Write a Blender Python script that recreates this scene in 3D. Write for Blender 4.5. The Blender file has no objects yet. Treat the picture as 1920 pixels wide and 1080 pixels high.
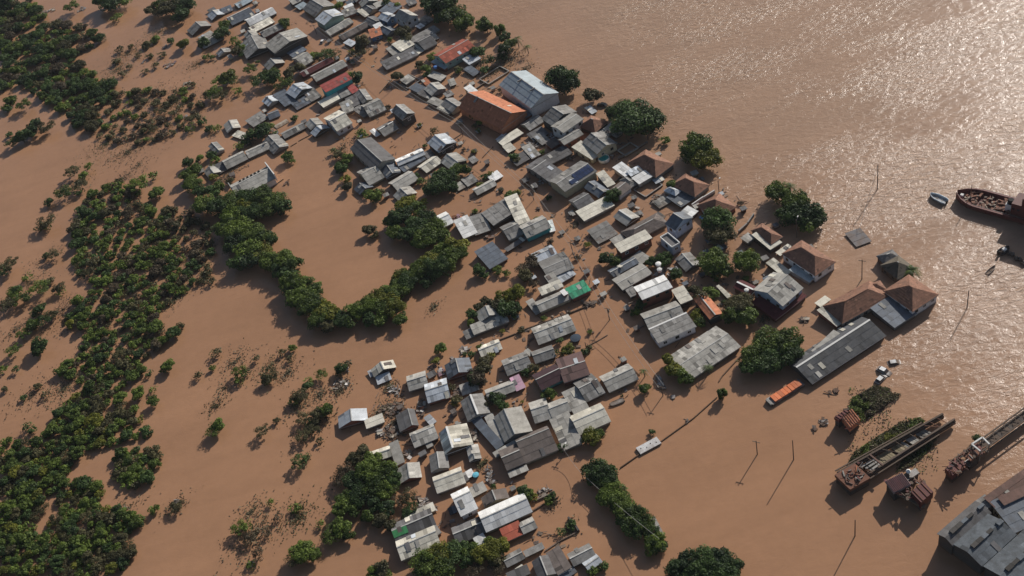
import bpy, math, random
from mathutils import Vector, Matrix
random.seed(7)
R = random.Random(11)
scene = bpy.context.scene
# ---------------------------------------------------------------- camera
CAM_H = 230.0
TILT = math.radians(42.8); ROLL = math.radians(-16.8); FPX = 2000.0
F = Vector((0, math.cos(TILT), -math.sin(TILT)))
R0 = Vector((1, 0, 0)); U0 = R0.cross(F)
CR = math.cos(ROLL)*R0 + math.sin(ROLL)*U0
CU = -math.sin(ROLL)*R0 + math.cos(ROLL)*U0
cam_data = bpy.data.cameras.new('camera'); cam = bpy.data.objects.new('camera', cam_data)
scene.collection.objects.link(cam)
M3 = Matrix((CR, CU, -F)).transposed()
cam.matrix_world = Matrix.Translation((0, 0, CAM_H)) @ M3.to_4x4()
cam_data.sensor_width = 36.0; cam_data.lens = FPX/1920*36.0
cam_data.clip_start = 1.0; cam_data.clip_end = 12000.0
scene.camera = cam
# ---------------------------------------------------------------- sky, sun, exposure
SUN_AZ = math.radians(47.0); SUN_EL = math.radians(28.0)
world = bpy.data.worlds.new('World'); scene.world = world; world.use_nodes = True
wn = world.node_tree; wn.nodes.clear()
sky = wn.nodes.new('ShaderNodeTexSky'); sky.sky_type = 'NISHITA'; sky.sun_disc = False
sky.sun_elevation = SUN_EL; sky.sun_rotation = SUN_AZ; sky.altitude = 200; sky.dust_density = 2.0
bg = wn.nodes.new('ShaderNodeBackground'); bg.inputs['Strength'].default_value = 0.064
wo = wn.nodes.new('ShaderNodeOutputWorld')
wn.links.new(sky.outputs[0], bg.inputs[0]); wn.links.new(bg.outputs[0], wo.inputs[0])
sd = bpy.data.lights.new('sun', 'SUN'); sd.energy = 4.6; sd.angle = math.radians(0.5); sd.color = (1.0, 0.95, 0.88)
sun = bpy.data.objects.new('sun', sd); scene.collection.objects.link(sun)
S = Vector((math.sin(SUN_AZ)*math.cos(SUN_EL), math.cos(SUN_AZ)*math.cos(SUN_EL), math.sin(SUN_EL)))
sun.rotation_euler = S.to_track_quat('Z', 'Y').to_euler()
vs = scene.view_settings; vs.view_transform = 'Standard'; vs.look = 'None'; vs.exposure = 0.06; vs.gamma = 1.0
vs.use_curve_mapping = False
scene.render.engine = 'CYCLES'

def P(x, y, z=0.0):
    """ground survey: the point of the photograph (1920 x 1080) at height z above the water"""
    d = F*FPX + CR*(x-960) - CU*(y-540)
    t = (z-CAM_H)/d.z
    return Vector((d.x*t, d.y*t, z))
def PXM(x, y, z=0.0):
    """pixels per metre at that point"""
    return FPX/((P(x, y, z)-Vector((0, 0, CAM_H))).dot(F))

# ---------------------------------------------------------------- helpers
ALL = []
def link(o):
    scene.collection.objects.link(o); return o
def tag(o, label=None, cat=None, group=None, kind=None):
    if label: o['label'] = label
    if cat: o['category'] = cat
    if group: o['group'] = group
    if kind: o['kind'] = kind
    return o
def empty(name, loc, rz=0.0):
    o = bpy.data.objects.new(name, None); o.location = loc; o.rotation_euler = (0, 0, rz)
    o.empty_display_size = 0.5
    return link(o)
class MB:
    def __init__(s): s.v = []; s.f = []; s.t = []
    def face(s, pts, t=1.0):
        n = len(s.v); s.v.extend([tuple(p) for p in pts]); s.f.append(tuple(range(n, n+len(pts)))); s.t.append(t)
    def box(s, c, d, rz=0.0, t=1.0, rx=0.0, ry=0.0):
        c = Vector(c); hx, hy, hz = d[0]/2, d[1]/2, d[2]/2
        m = Matrix.Rotation(rz, 3, 'Z') @ Matrix.Rotation(ry, 3, 'Y') @ Matrix.Rotation(rx, 3, 'X')
        q = [c + m @ Vector((x*hx, y*hy, z*hz)) for z in (-1, 1) for x, y in ((-1, -1), (1, -1), (1, 1), (-1, 1))]
        n = len(s.v); s.v.extend([tuple(p) for p in q])
        for f in ((3, 2, 1, 0), (4, 5, 6, 7), (0, 1, 5, 4), (1, 2, 6, 5), (2, 3, 7, 6), (3, 0, 4, 7)):
            s.f.append(tuple(n+i for i in f)); s.t.append(t)
        return s
    def tube(s, a, b, r0, r1=None, n=6, t=1.0):
        a = Vector(a); b = Vector(b); r1 = r0 if r1 is None else r1
        d = (b-a).normalized(); u = d.orthogonal().normalized(); w = d.cross(u)
        k = len(s.v)
        for p, r in ((a, r0), (b, r1)):
            for i in range(n):
                th = 2*math.pi*i/n; s.v.append(tuple(p + u*math.cos(th)*r + w*math.sin(th)*r))
        for i in range(n):
            j = (i+1) % n; s.f.append((k+i, k+j, k+n+j, k+n+i)); s.t.append(t)
        s.f.append(tuple(k+n+i for i in range(n))); s.t.append(t)
        s.f.append(tuple(k+n-1-i for i in range(n))); s.t.append(t)
        return s
    def bar(s, a, b, w, h, t=1.0):
        a = Vector(a); b = Vector(b); d = b-a; L = d.length
        rz = math.atan2(d.y, d.x); ry = -math.asin(max(-1, min(1, d.z/L)))
        return s.box((a+b)/2, (L, w, h), rz, t, 0, ry)
    def loft(s, rings, t=1.0, caps=True):
        n = len(rings[0]); k = len(s.v)
        for r in rings: s.v.extend([tuple(p) for p in r])
        for i in range(len(rings)-1):
            for j in range(n):
                a = k+i*n+j; b = k+i*n+(j+1) % n
                s.f.append((a, b, b+n, a+n)); s.t.append(t)
        if caps:
            s.f.append(tuple(k+n-1-i for i in range(n))); s.t.append(t)
            s.f.append(tuple(k+(len(rings)-1)*n+i for i in range(n))); s.t.append(t)
        return s
    def mesh(s, name):
        me = bpy.data.meshes.new(name); me.from_pydata(s.v, [], s.f)
        a = me.attributes.new('tint', 'FLOAT', 'FACE'); a.data.foreach_set('value', s.t)
        me.update(); return me
    def build(s, name, mat, parent=None, smooth=False):
        me = s.mesh(name)
        if mat: me.materials.append(mat)
        if smooth: me.polygons.foreach_set('use_smooth', [True]*len(me.polygons))
        o = bpy.data.objects.new(name, me); link(o)
        if parent: o.parent = parent
        return o

# ---------------------------------------------------------------- materials
def _n(nt, t, **k):
    n = nt.nodes.new(t)
    for a, b in k.items(): setattr(n, a, b)
    return n
MATS = {}
def surf(name, col, rough=0.85, metal=0.0, dirt=0.35, dcol=(0.06, 0.05, 0.04), scale=0.55, tvar=1.0, bump=0.15, spec=0.3, fine=6.0):
    """weathered surface: base colour x per-piece tint, broad stains and fine grain"""
    if name in MATS: return MATS[name]
    m = bpy.data.materials.new(name); m.use_nodes = True; nt = m.node_tree; L = nt.links
    b = nt.nodes['Principled BSDF']; b.inputs['Roughness'].default_value = rough; b.inputs['Metallic'].default_value = metal
    b.inputs['Specular IOR Level'].default_value = spec
    tc = _n(nt, 'ShaderNodeNewGeometry'); oi = _n(nt, 'ShaderNodeObjectInfo')
    at = _n(nt, 'ShaderNodeAttribute', attribute_name='tint')
    nz = _n(nt, 'ShaderNodeTexNoise'); nz.inputs['Scale'].default_value = scale; nz.inputs['Detail'].default_value = 7; nz.inputs['Roughness'].default_value = 0.68
    L.new(tc.outputs['Position'], nz.inputs['Vector'])
    n2 = _n(nt, 'ShaderNodeTexNoise'); n2.inputs['Scale'].default_value = fine; n2.inputs['Detail'].default_value = 3
    L.new(tc.outputs['Position'], n2.inputs['Vector'])
    cr = _n(nt, 'ShaderNodeValToRGB'); cr.color_ramp.elements[0].position = 0.42; cr.color_ramp.elements[1].position = 0.68
    cr.color_ramp.elements[0].color = (0, 0, 0, 1); cr.color_ramp.elements[1].color = (1, 1, 1, 1)
    L.new(nz.outputs[0], cr.inputs[0])
    md = _n(nt, 'ShaderNodeMath', operation='MULTIPLY'); md.inputs[1].default_value = dirt; L.new(cr.outputs[0], md.inputs[0])
    tm = _n(nt, 'ShaderNodeMix', data_type='RGBA', blend_type='MULTIPLY'); tm.inputs[0].default_value = 1.0
    tm.inputs[6].default_value = (*col, 1)
    # tint * object random * fine grain
    orr = _n(nt, 'ShaderNodeMapRange'); orr.inputs[3].default_value = 0.82; orr.inputs[4].default_value = 1.18; L.new(oi.outputs['Random'], orr.inputs[0])
    gr = _n(nt, 'ShaderNodeMapRange'); gr.inputs[1].default_value = 0.3; gr.inputs[2].default_value = 0.7; gr.inputs[3].default_value = 0.8; gr.inputs[4].default_value = 1.2; L.new(n2.outputs[0], gr.inputs[0])
    m1 = _n(nt, 'ShaderNodeMath', operation='MULTIPLY'); L.new(at.outputs['Fac'], m1.inputs[0]); L.new(orr.outputs[0], m1.inputs[1])
    m2 = _n(nt, 'ShaderNodeMath', operation='MULTIPLY'); L.new(m1.outputs[0], m2.inputs[0]); L.new(gr.outputs[0], m2.inputs[1])
    L.new(m2.outputs[0], tm.inputs[7])
    mx = _n(nt, 'ShaderNodeMix', data_type='RGBA'); mx.inputs[7].default_value = (*dcol, 1)
    L.new(md.outputs[0], mx.inputs[0]); L.new(tm.outputs[2], mx.inputs[6])
    sp = _n(nt, 'ShaderNodeSeparateXYZ'); L.new(tc.outputs['Position'], sp.inputs[0])
    za = _n(nt, 'ShaderNodeMath', operation='MULTIPLY_ADD'); za.inputs[1].default_value = -1.1; L.new(nz.outputs[0], za.inputs[0]); L.new(sp.outputs['Z'], za.inputs[2])
    zm = _n(nt, 'ShaderNodeMapRange'); zm.inputs[1].default_value = -0.35; zm.inputs[2].default_value = 0.35; zm.inputs[3].default_value = 0.85; zm.inputs[4].default_value = 0.0; L.new(za.outputs[0], zm.inputs[0])
    mw = _n(nt, 'ShaderNodeMix', data_type='RGBA'); mw.inputs[7].default_value = (0.13, 0.075, 0.045, 1); L.new(zm.outputs[0], mw.inputs[0]); L.new(mx.outputs[2], mw.inputs[6])
    L.new(mw.outputs[2], b.inputs['Base Color'])
    bp = _n(nt, 'ShaderNodeBump'); bp.inputs['Strength'].default_value = bump; bp.inputs['Distance'].default_value = 0.05
    L.new(n2.outputs[0], bp.inputs['Height']); L.new(bp.outputs[0], b.inputs['Normal'])
    MATS[name] = m; return m
def leaf(name, c1, c2):
    if name in MATS: return MATS[name]
    m = bpy.data.materials.new(name); m.use_nodes = True; nt = m.node_tree; L = nt.links
    b = nt.nodes['Principled BSDF']; b.inputs['Roughness'].default_value = 0.6; b.inputs['Specular IOR Level'].default_value = 0.25
    at = _n(nt, 'ShaderNodeAttribute', attribute_name='tint'); oi = _n(nt, 'ShaderNodeObjectInfo')
    mr = _n(nt, 'ShaderNodeMath', operation='MULTIPLY_ADD'); mr.inputs[1].default_value = 0.55; L.new(oi.outputs['Random'], mr.inputs[0]); L.new(at.outputs['Fac'], mr.inputs[2])
    cr = _n(nt, 'ShaderNodeValToRGB'); cr.color_ramp.elements[0].position = 0.15; cr.color_ramp.elements[1].position = 1.35 if False else 1.0
    cr.color_ramp.elements[0].color = (*c1, 1); cr.color_ramp.elements[1].color = (*c2, 1)
    hb = _n(nt, 'ShaderNodeMath', operation='MULTIPLY'); hb.inputs[1].default_value = 0.66; L.new(mr.outputs[0], hb.inputs[0])
    L.new(hb.outputs[0], cr.inputs[0]); L.new(cr.outputs[0], b.inputs['Base Color'])
    tr = _n(nt, 'ShaderNodeBsdfTranslucent'); L.new(cr.outputs[0], tr.inputs[0])
    ms = _n(nt, 'ShaderNodeMixShader'); ms.inputs[0].default_value = 0.33
    L.new(b.outputs[0], ms.inputs[1]); L.new(tr.outputs[0], ms.inputs[2]); L.new(ms.outputs[0], nt.nodes['Material Output'].inputs[0])
    MATS[name] = m; return m
ROOF = {  # material, plain colour word
 'g1': (surf('roof_dark_cement', (0.15, 0.145, 0.145), dirt=.45), 'dark grey'),
 'g2': (surf('roof_mid_cement', (0.26, 0.25, 0.235), dirt=.5), 'mid grey'),
 'g3': (surf('roof_pale_cement', (0.41, 0.39, 0.35), dirt=.45, dcol=(.12, .11, .095)), 'pale grey'),
 'cr': (surf('roof_cream_sheet', (0.66, 0.62, 0.52), dirt=.35, dcol=(.2, .17, .13)), 'cream'),
 'w': (surf('roof_white_metal', (0.82, 0.81, 0.78), rough=.42, spec=.6, dirt=.18, dcol=(.35, .32, .28)), 'white'),
 'w2': (surf('roof_pale_blue_metal', (0.54, 0.57, 0.6), rough=.5, dirt=.3, dcol=(.2, .2, .2)), 'pale blue-white'),
 'bl': (surf('roof_light_blue_metal', (0.36, 0.42, 0.45), rough=.5, dirt=.2, dcol=(.2, .22, .24)), 'light blue'),
 'bd': (surf('roof_slate_blue_sheet', (0.125, 0.145, 0.175), rough=.6, dirt=.4), 'slate blue'),
 'or': (surf('roof_orange_tile', (0.50, 0.19, 0.10), dirt=.35, dcol=(.2, .09, .05)), 'orange'),
 'tb': (surf('roof_brown_tile', (0.28, 0.142, 0.092), dirt=.5, dcol=(.12, .075, .055)), 'brown tiled'),
 'rd': (surf('roof_red_paint', (0.36, 0.07, 0.06), dirt=.4, dcol=(.2, .13, .11)), 'red'),
 'mr': (surf('roof_maroon_sheet', (0.12, 0.028, 0.03), dirt=.3), 'dark red'),
 'mv': (surf('roof_mauve_sheet', (0.15, 0.092, 0.085), dirt=.25), 'mauve brown'),
 'md': (surf('roof_dark_maroon_sheet', (0.07, 0.035, 0.042), dirt=.3), 'blackish maroon'),
 'gr': (surf('roof_green_sheet', (0.045, 0.36, 0.19), rough=.5, dirt=.3, dcol=(.2, .4, .3)), 'bright green'),
 'pk': (surf('roof_pink_sheet', (0.45, 0.26, 0.34), dirt=.4, dcol=(.5, .45, .45)), 'pink'),
 'br': (surf('roof_faded_brown_sheet', (0.17, 0.14, 0.125), dirt=.45), 'faded brown'),
 'ru': (surf('roof_rusty_sheet', (0.17, 0.1, 0.08), dirt=.5), 'rusty brown'),
}
WALL = {
 'pl': surf('wall_plaster', (0.42, 0.38, 0.32), dirt=.4, dcol=(.2, .13, .08)),
 'wh': surf('wall_white', (0.68, 0.68, 0.68), dirt=.3, dcol=(.35, .28, .22)),
 'gy': surf('wall_grey', (0.2, 0.19, 0.18), dirt=.4),
 'bk': surf('wall_brick', (0.27, 0.10, 0.065), dirt=.4, fine=9),
 'ob': surf('wall_orange_brick', (0.42, 0.17, 0.09), dirt=.4, fine=9),
 'tq': surf('wall_turquoise', (0.06, 0.36, 0.38), dirt=.3),
 'mg': surf('wall_mint', (0.28, 0.38, 0.33), dirt=.3),
 'bu': surf('wall_blue', (0.1, 0.2, 0.36), dirt=.3),
 'lb': surf('wall_light_blue', (0.46, 0.54, 0.66), dirt=.25),
 'wd': surf('wall_wood', (0.12, 0.08, 0.055), dirt=.4),
 'ma': surf('wall_maroon', (0.14, 0.035, 0.03), dirt=.3),
 'dk': surf('wall_dark', (0.07, 0.065, 0.06), dirt=.3),
 'bg': surf('wall_beige', (0.46, 0.4, 0.27), dirt=.35, dcol=(.25, .2, .13)),
}
TRIM = surf('trim_white', (0.72, 0.71, 0.68), dirt=.2, dcol=(.4, .36, .3))
TRIMG = surf('trim_grey', (0.33, 0.32, 0.3), dirt=.3)
CONC = surf('concrete', (0.3, 0.27, 0.23), dirt=.5, dcol=(.12, .09, .07))
WOOD = surf('weathered_wood', (0.16, 0.125, 0.09), dirt=.3)
DARKW = surf('dark_wood', (0.05, 0.04, 0.035), dirt=.2)
RUST = surf('rusty_steel', (0.20, 0.085, 0.05), rough=.75, metal=.0, dirt=.55, dcol=(.05, .03, .025), scale=1.2)
RUSTR = surf('dark_red_steel', (0.13, 0.035, 0.03), rough=.6, dirt=.45, dcol=(.05, .025, .02), scale=1.2)
STEEL = surf('grey_steel', (0.24, 0.23, 0.22), rough=.55, metal=.3, dirt=.5, dcol=(.1, .06, .04))
GLASS = surf('window_glass', (0.02, 0.025, 0.03), rough=.12, dirt=.05, spec=.6)
PAINTW = surf('white_vehicle_paint', (0.75, 0.75, 0.74), rough=.3, dirt=.2, dcol=(.4, .32, .25), spec=.5)
ORANGE = surf('orange_paint', (0.62, 0.16, 0.05), rough=.6, dirt=.3, dcol=(.5, .3, .2))
BLUE = surf('blue_paint', (0.08, 0.2, 0.5), rough=.5, dirt=.2)
BLACK = surf('black_rubber', (0.02, 0.02, 0.02), dirt=.1)
SOLAR = surf('solar_glass', (0.03, 0.045, 0.10), rough=.2, dirt=.1, spec=.6)
BARK = surf('bark', (0.11, 0.085, 0.06), dirt=.4)
POLE = surf('pole_timber', (0.10, 0.07, 0.055), dirt=.3)
DEB = surf('debris_mixed', (0.42, 0.34, 0.27), dirt=.45)
POOLW = surf('pool_water', (0.03, 0.30, 0.28), rough=.15, dirt=.1)
LEAF = {
 's': leaf('leaf_straw_olive', (0.085, 0.07, 0.04), (0.21, 0.18, 0.10)),
 'g': leaf('leaf_green', (0.030, 0.055, 0.013), (0.20, 0.27, 0.048)),
 'd': leaf('leaf_dark_green', (0.018, 0.038, 0.015), (0.105, 0.17, 0.045)),
 'y': leaf('leaf_yellow_green', (0.06, 0.075, 0.012), (0.27, 0.27, 0.04)),
 'o': leaf('leaf_olive', (0.042, 0.042, 0.02), (0.17, 0.155, 0.07)),
 'b': leaf('leaf_brown', (0.06, 0.045, 0.028), (0.15, 0.12, 0.075)),
}
# water: muddy flood, rough and glittering on the open river, calmer between the houses
def water_mat():
    m = bpy.data.materials.new('muddy_water'); m.use_nodes = True; nt = m.node_tree; L = nt.links
    b = nt.nodes['Principled BSDF']; b.inputs['IOR'].default_value = 1.333
    g = _n(nt, 'ShaderNodeNewGeometry')
    a, c = P(850, 0), P(1660, 700)
    d = (c-a).normalized(); nrm = Vector((d.y, -d.x, 0)) * -1
    if (P(1700, 100)-a).dot(nrm) < 0: nrm = -nrm
    dt = _n(nt, 'ShaderNodeVectorMath', operation='DOT_PRODUCT'); dt.inputs[1].default_value = nrm
    L.new(g.outputs['Position'], dt.inputs[0])
    off = a.dot(nrm)
    mp = _n(nt, 'ShaderNodeMapRange'); mp.interpolation_type = 'SMOOTHSTEP'
    mp.inputs[1].default_value = off-45; mp.inputs[2].default_value = off+60; L.new(dt.outputs['Value'], mp.inputs[0])   # 0 sheltered, 1 open river
    big = _n(nt, 'ShaderNodeTexNoise'); big.inputs['Scale'].default_value = 0.03; big.inputs['Detail'].default_value = 5; L.new(g.outputs['Position'], big.inputs['Vector'])
    # stretch waves along the flow
    mpg = _n(nt, 'ShaderNodeMapping'); mpg.inputs['Rotation'].default_value = (0, 0, math.atan2(d.y, d.x)+0.5); mpg.inputs['Scale'].default_value = (0.55, 1.0, 1)
    L.new(g.outputs['Position'], mpg.inputs['Vector'])
    w1 = _n(nt, 'ShaderNodeTexNoise'); w1.inputs['Scale'].default_value = 0.58; w1.inputs['Detail'].default_value = 8; w1.inputs['Roughness'].default_value = 0.62; w1.inputs['Distortion'].default_value = 0.6
    L.new(mpg.outputs[0], w1.inputs['Vector'])
    pat = _n(nt, 'ShaderNodeTexNoise'); pat.inputs['Scale'].default_value = 0.022; pat.inputs['Detail'].default_value = 6; pat.inputs['Roughness'].default_value = 0.65; L.new(mpg.outputs[0], pat.inputs['Vector'])
    pm = _n(nt, 'ShaderNodeMapRange'); pm.inputs[1].default_value = 0.40; pm.inputs[2].default_value = 0.64; pm.inputs[3].default_value = 0.40; pm.inputs[4].default_value = 1.3; L.new(pat.outputs[0], pm.inputs[0])
    st = _n(nt, 'ShaderNodeMapRange'); st.inputs[3].default_value = 0.12; st.inputs[4].default_value = 1.0; L.new(mp.outputs[0], st.inputs[0])
    s2 = _n(nt, 'ShaderNodeMath', operation='MULTIPLY'); L.new(st.outputs[0], s2.inputs[0]); L.new(pm.outputs[0], s2.inputs[1])
    bp = _n(nt, 'ShaderNodeBump'); bp.inputs['Distance'].default_value = 0.62
    L.new(s2.outputs[0], bp.inputs['Strength']); L.new(w1.outputs[0], bp.inputs['Height']); L.new(bp.outputs[0], b.inputs['Normal'])
    ro = _n(nt, 'ShaderNodeMapRange'); ro.inputs[3].default_value = 0.22; ro.inputs[4].default_value = 0.25; L.new(mp.outputs[0], ro.inputs[0]); L.new(ro.outputs[0], b.inputs['Roughness'])
    mx = _n(nt, 'ShaderNodeMix', data_type='RGBA'); mx.inputs[6].default_value = (0.35, 0.190, 0.106, 1); mx.inputs[7].default_value = (0.345, 0.217, 0.142, 1)
    L.new(mp.outputs[0], mx.inputs[0])
    v = _n(nt, 'ShaderNodeMapRange'); v.inputs[1].default_value = 0.3; v.inputs[2].default_value = 0.7; v.inputs[3].default_value = 0.93; v.inputs[4].default_value = 1.07; L.new(big.outputs[0], v.inputs[0])
    m2 = _n(nt, 'ShaderNodeMix', data_type='RGBA', blend_type='MULTIPLY'); m2.inputs[0].default_value = 1; L.new(mx.outputs[2], m2.inputs[6]); L.new(v.outputs[0], m2.inputs[7])
    m4 = _n(nt, 'ShaderNodeMapping'); m4.inputs['Rotation'].default_value = (0, 0, math.atan2(d.y, d.x)*-1); m4.inputs['Scale'].default_value = (0.012, 0.11, 1); L.new(g.outputs['Position'], m4.inputs['Vector'])
    sn = _n(nt, 'ShaderNodeTexNoise'); sn.inputs['Scale'].default_value = 1.0; sn.inputs['Detail'].default_value = 6; sn.inputs['Distortion'].default_value = 1.2; L.new(m4.outputs[0], sn.inputs['Vector'])
    sr = _n(nt, 'ShaderNodeMapRange'); sr.inputs[1].default_value = 0.35; sr.inputs[2].default_value = 0.68; sr.inputs[3].default_value = 0.965; sr.inputs[4].default_value = 1.05; L.new(sn.outputs[0], sr.inputs[0])
    fl = _n(nt, 'ShaderNodeTexNoise'); fl.inputs['Scale'].default_value = 0.3; fl.inputs['Detail'].default_value = 8; fl.inputs['Roughness'].default_value = .75; L.new(g.outputs['Position'], fl.inputs['Vector'])
    fr = _n(nt, 'ShaderNodeMapRange'); fr.inputs[1].default_value = 0.3; fr.inputs[2].default_value = 0.7; fr.inputs[3].default_value = 0.94; fr.inputs[4].default_value = 1.06; L.new(fl.outputs[0], fr.inputs[0])
    q1 = _n(nt, 'ShaderNodeMath', operation='MULTIPLY'); L.new(sr.outputs[0], q1.inputs[0]); L.new(fr.outputs[0], q1.inputs[1])
    m5 = _n(nt, 'ShaderNodeMix', data_type='RGBA', blend_type='MULTIPLY'); m5.inputs[0].default_value = 1; L.new(m2.outputs[2], m5.inputs[6]); L.new(q1.outputs[0], m5.inputs[7])
    L.new(m5.outputs[2], b.inputs['Base Color'])
    return m
wm = MB(); wm.face([(-4000, -3000, 0), (4000, -3000, 0), (4000, 6000, 0), (-4000, 6000, 0)])
tag(wm.build('water', water_mat()), 'brown muddy flood water covering streets and river', None, None, 'structure')
gm = MB(); gm.face([(-4000, -3000, -4), (4000, -3000, -4), (4000, 6000, -4), (-4000, 6000, -4)])
tag(gm.build('ground', CONC), None, None, None, 'structure')
# ---------------------------------------------------------------- houses
RIDGE_W = surf('ridge_cap_pale', (0.5, 0.49, 0.46), dirt=.35)
def lerp(a, b, t): return a + (b-a)*t
def sheets(p00, p10, p11, p01, sw=1.05, sh=2.3, jit=0.025, lo=0.72, hi=1.22, th=0.05, tile=False, wild=0.0):
    """a roof slope laid sheet by sheet: p00-p10 is the eave, p01-p11 the ridge"""
    mb = MB(); p00, p10, p11, p01 = map(Vector, (p00, p10, p11, p01))
    n = (p10-p00).cross(p01-p00)
    if n.length < 1e-6: n = (p11-p10).cross(p00-p10)
    if n.z < 0: n = -n
    n.normalize()
    wl = max((p10-p00).length, (p11-p01).length); hl = max((p01-p00).length, (p11-p10).length)
    nu = max(1, min(60, round(wl/sw))); nv = max(1, min(24, round(hl/sh)))
    colt = [R.uniform(-.05, .05) for _ in range(nu)]
    for j in range(nv):
        v0, v1 = j/nv, (j+1)/nv
        rowt = R.uniform(-.06, .06)
        for i in range(nu):
            u0, u1 = i/nu, (i+1)/nu
            a = lerp(lerp(p00, p10, u0), lerp(p01, p11, u0), v0); b = lerp(lerp(p00, p10, u1), lerp(p01, p11, u1), v0)
            c = lerp(lerp(p00, p10, u1), lerp(p01, p11, u1), v1); d = lerp(lerp(p00, p10, u0), lerp(p01, p11, u0), v1)
            k = R.random()
            t = (0.97 + R.uniform(-.07, .07) if k > wild + .1 else R.uniform(lo, hi)) + colt[i] + rowt
            if R.random() < wild*.35: t *= R.choice((.55, 1.35))
            e = th + R.uniform(0, jit); f = 0.01 + R.uniform(0, jit)*.4
            mb.face([a+n*e, b+n*e, c+n*f, d+n*f], t)
            mb.face([a, b, b+n*e, a+n*e], t*.6)
    for q in ((p00, p10, p11, p01),):
        mb.face([x - n*0.05 for x in (q[3], q[2], q[1], q[0])], .5)
    ring = [p00, p10, p11, p01]
    for i in range(4):
        a, b = ring[i], ring[(i+1) % 4]
        if (a-b).length > .01: mb.face([a-n*.05, b-n*.05, b+n*.02, a+n*.02], .6)
    return mb
def opening(parent, c, ax, w, h, depth=0.05, frame=TRIM):
    """window frame with its pane as sub-part; ax is the wall direction angle"""
    f = MB(); c = Vector(c); dx = Vector((math.cos(ax), math.sin(ax), 0)); nn = Vector((dx.y, -dx.x, 0)); t = .09
    f.box(c+dx*(w/2), (t, .12, h+t), ax); f.box(c-dx*(w/2), (t, .12, h+t), ax)
    f.box(c+Vector((0, 0, h/2)), (w-t-.004, .12, t), ax); f.box(c-Vector((0, 0, h/2)), (w-t-.004, .12, t), ax)
    f.box(c, (.05, .1, h-t-.004), ax)
    fo = f.build('window', frame, parent)
    p = MB().box(c-nn*.01, (w-t, .03, h-t), ax); p.build('pane', GLASS, fo)
HOUSES = []
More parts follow.
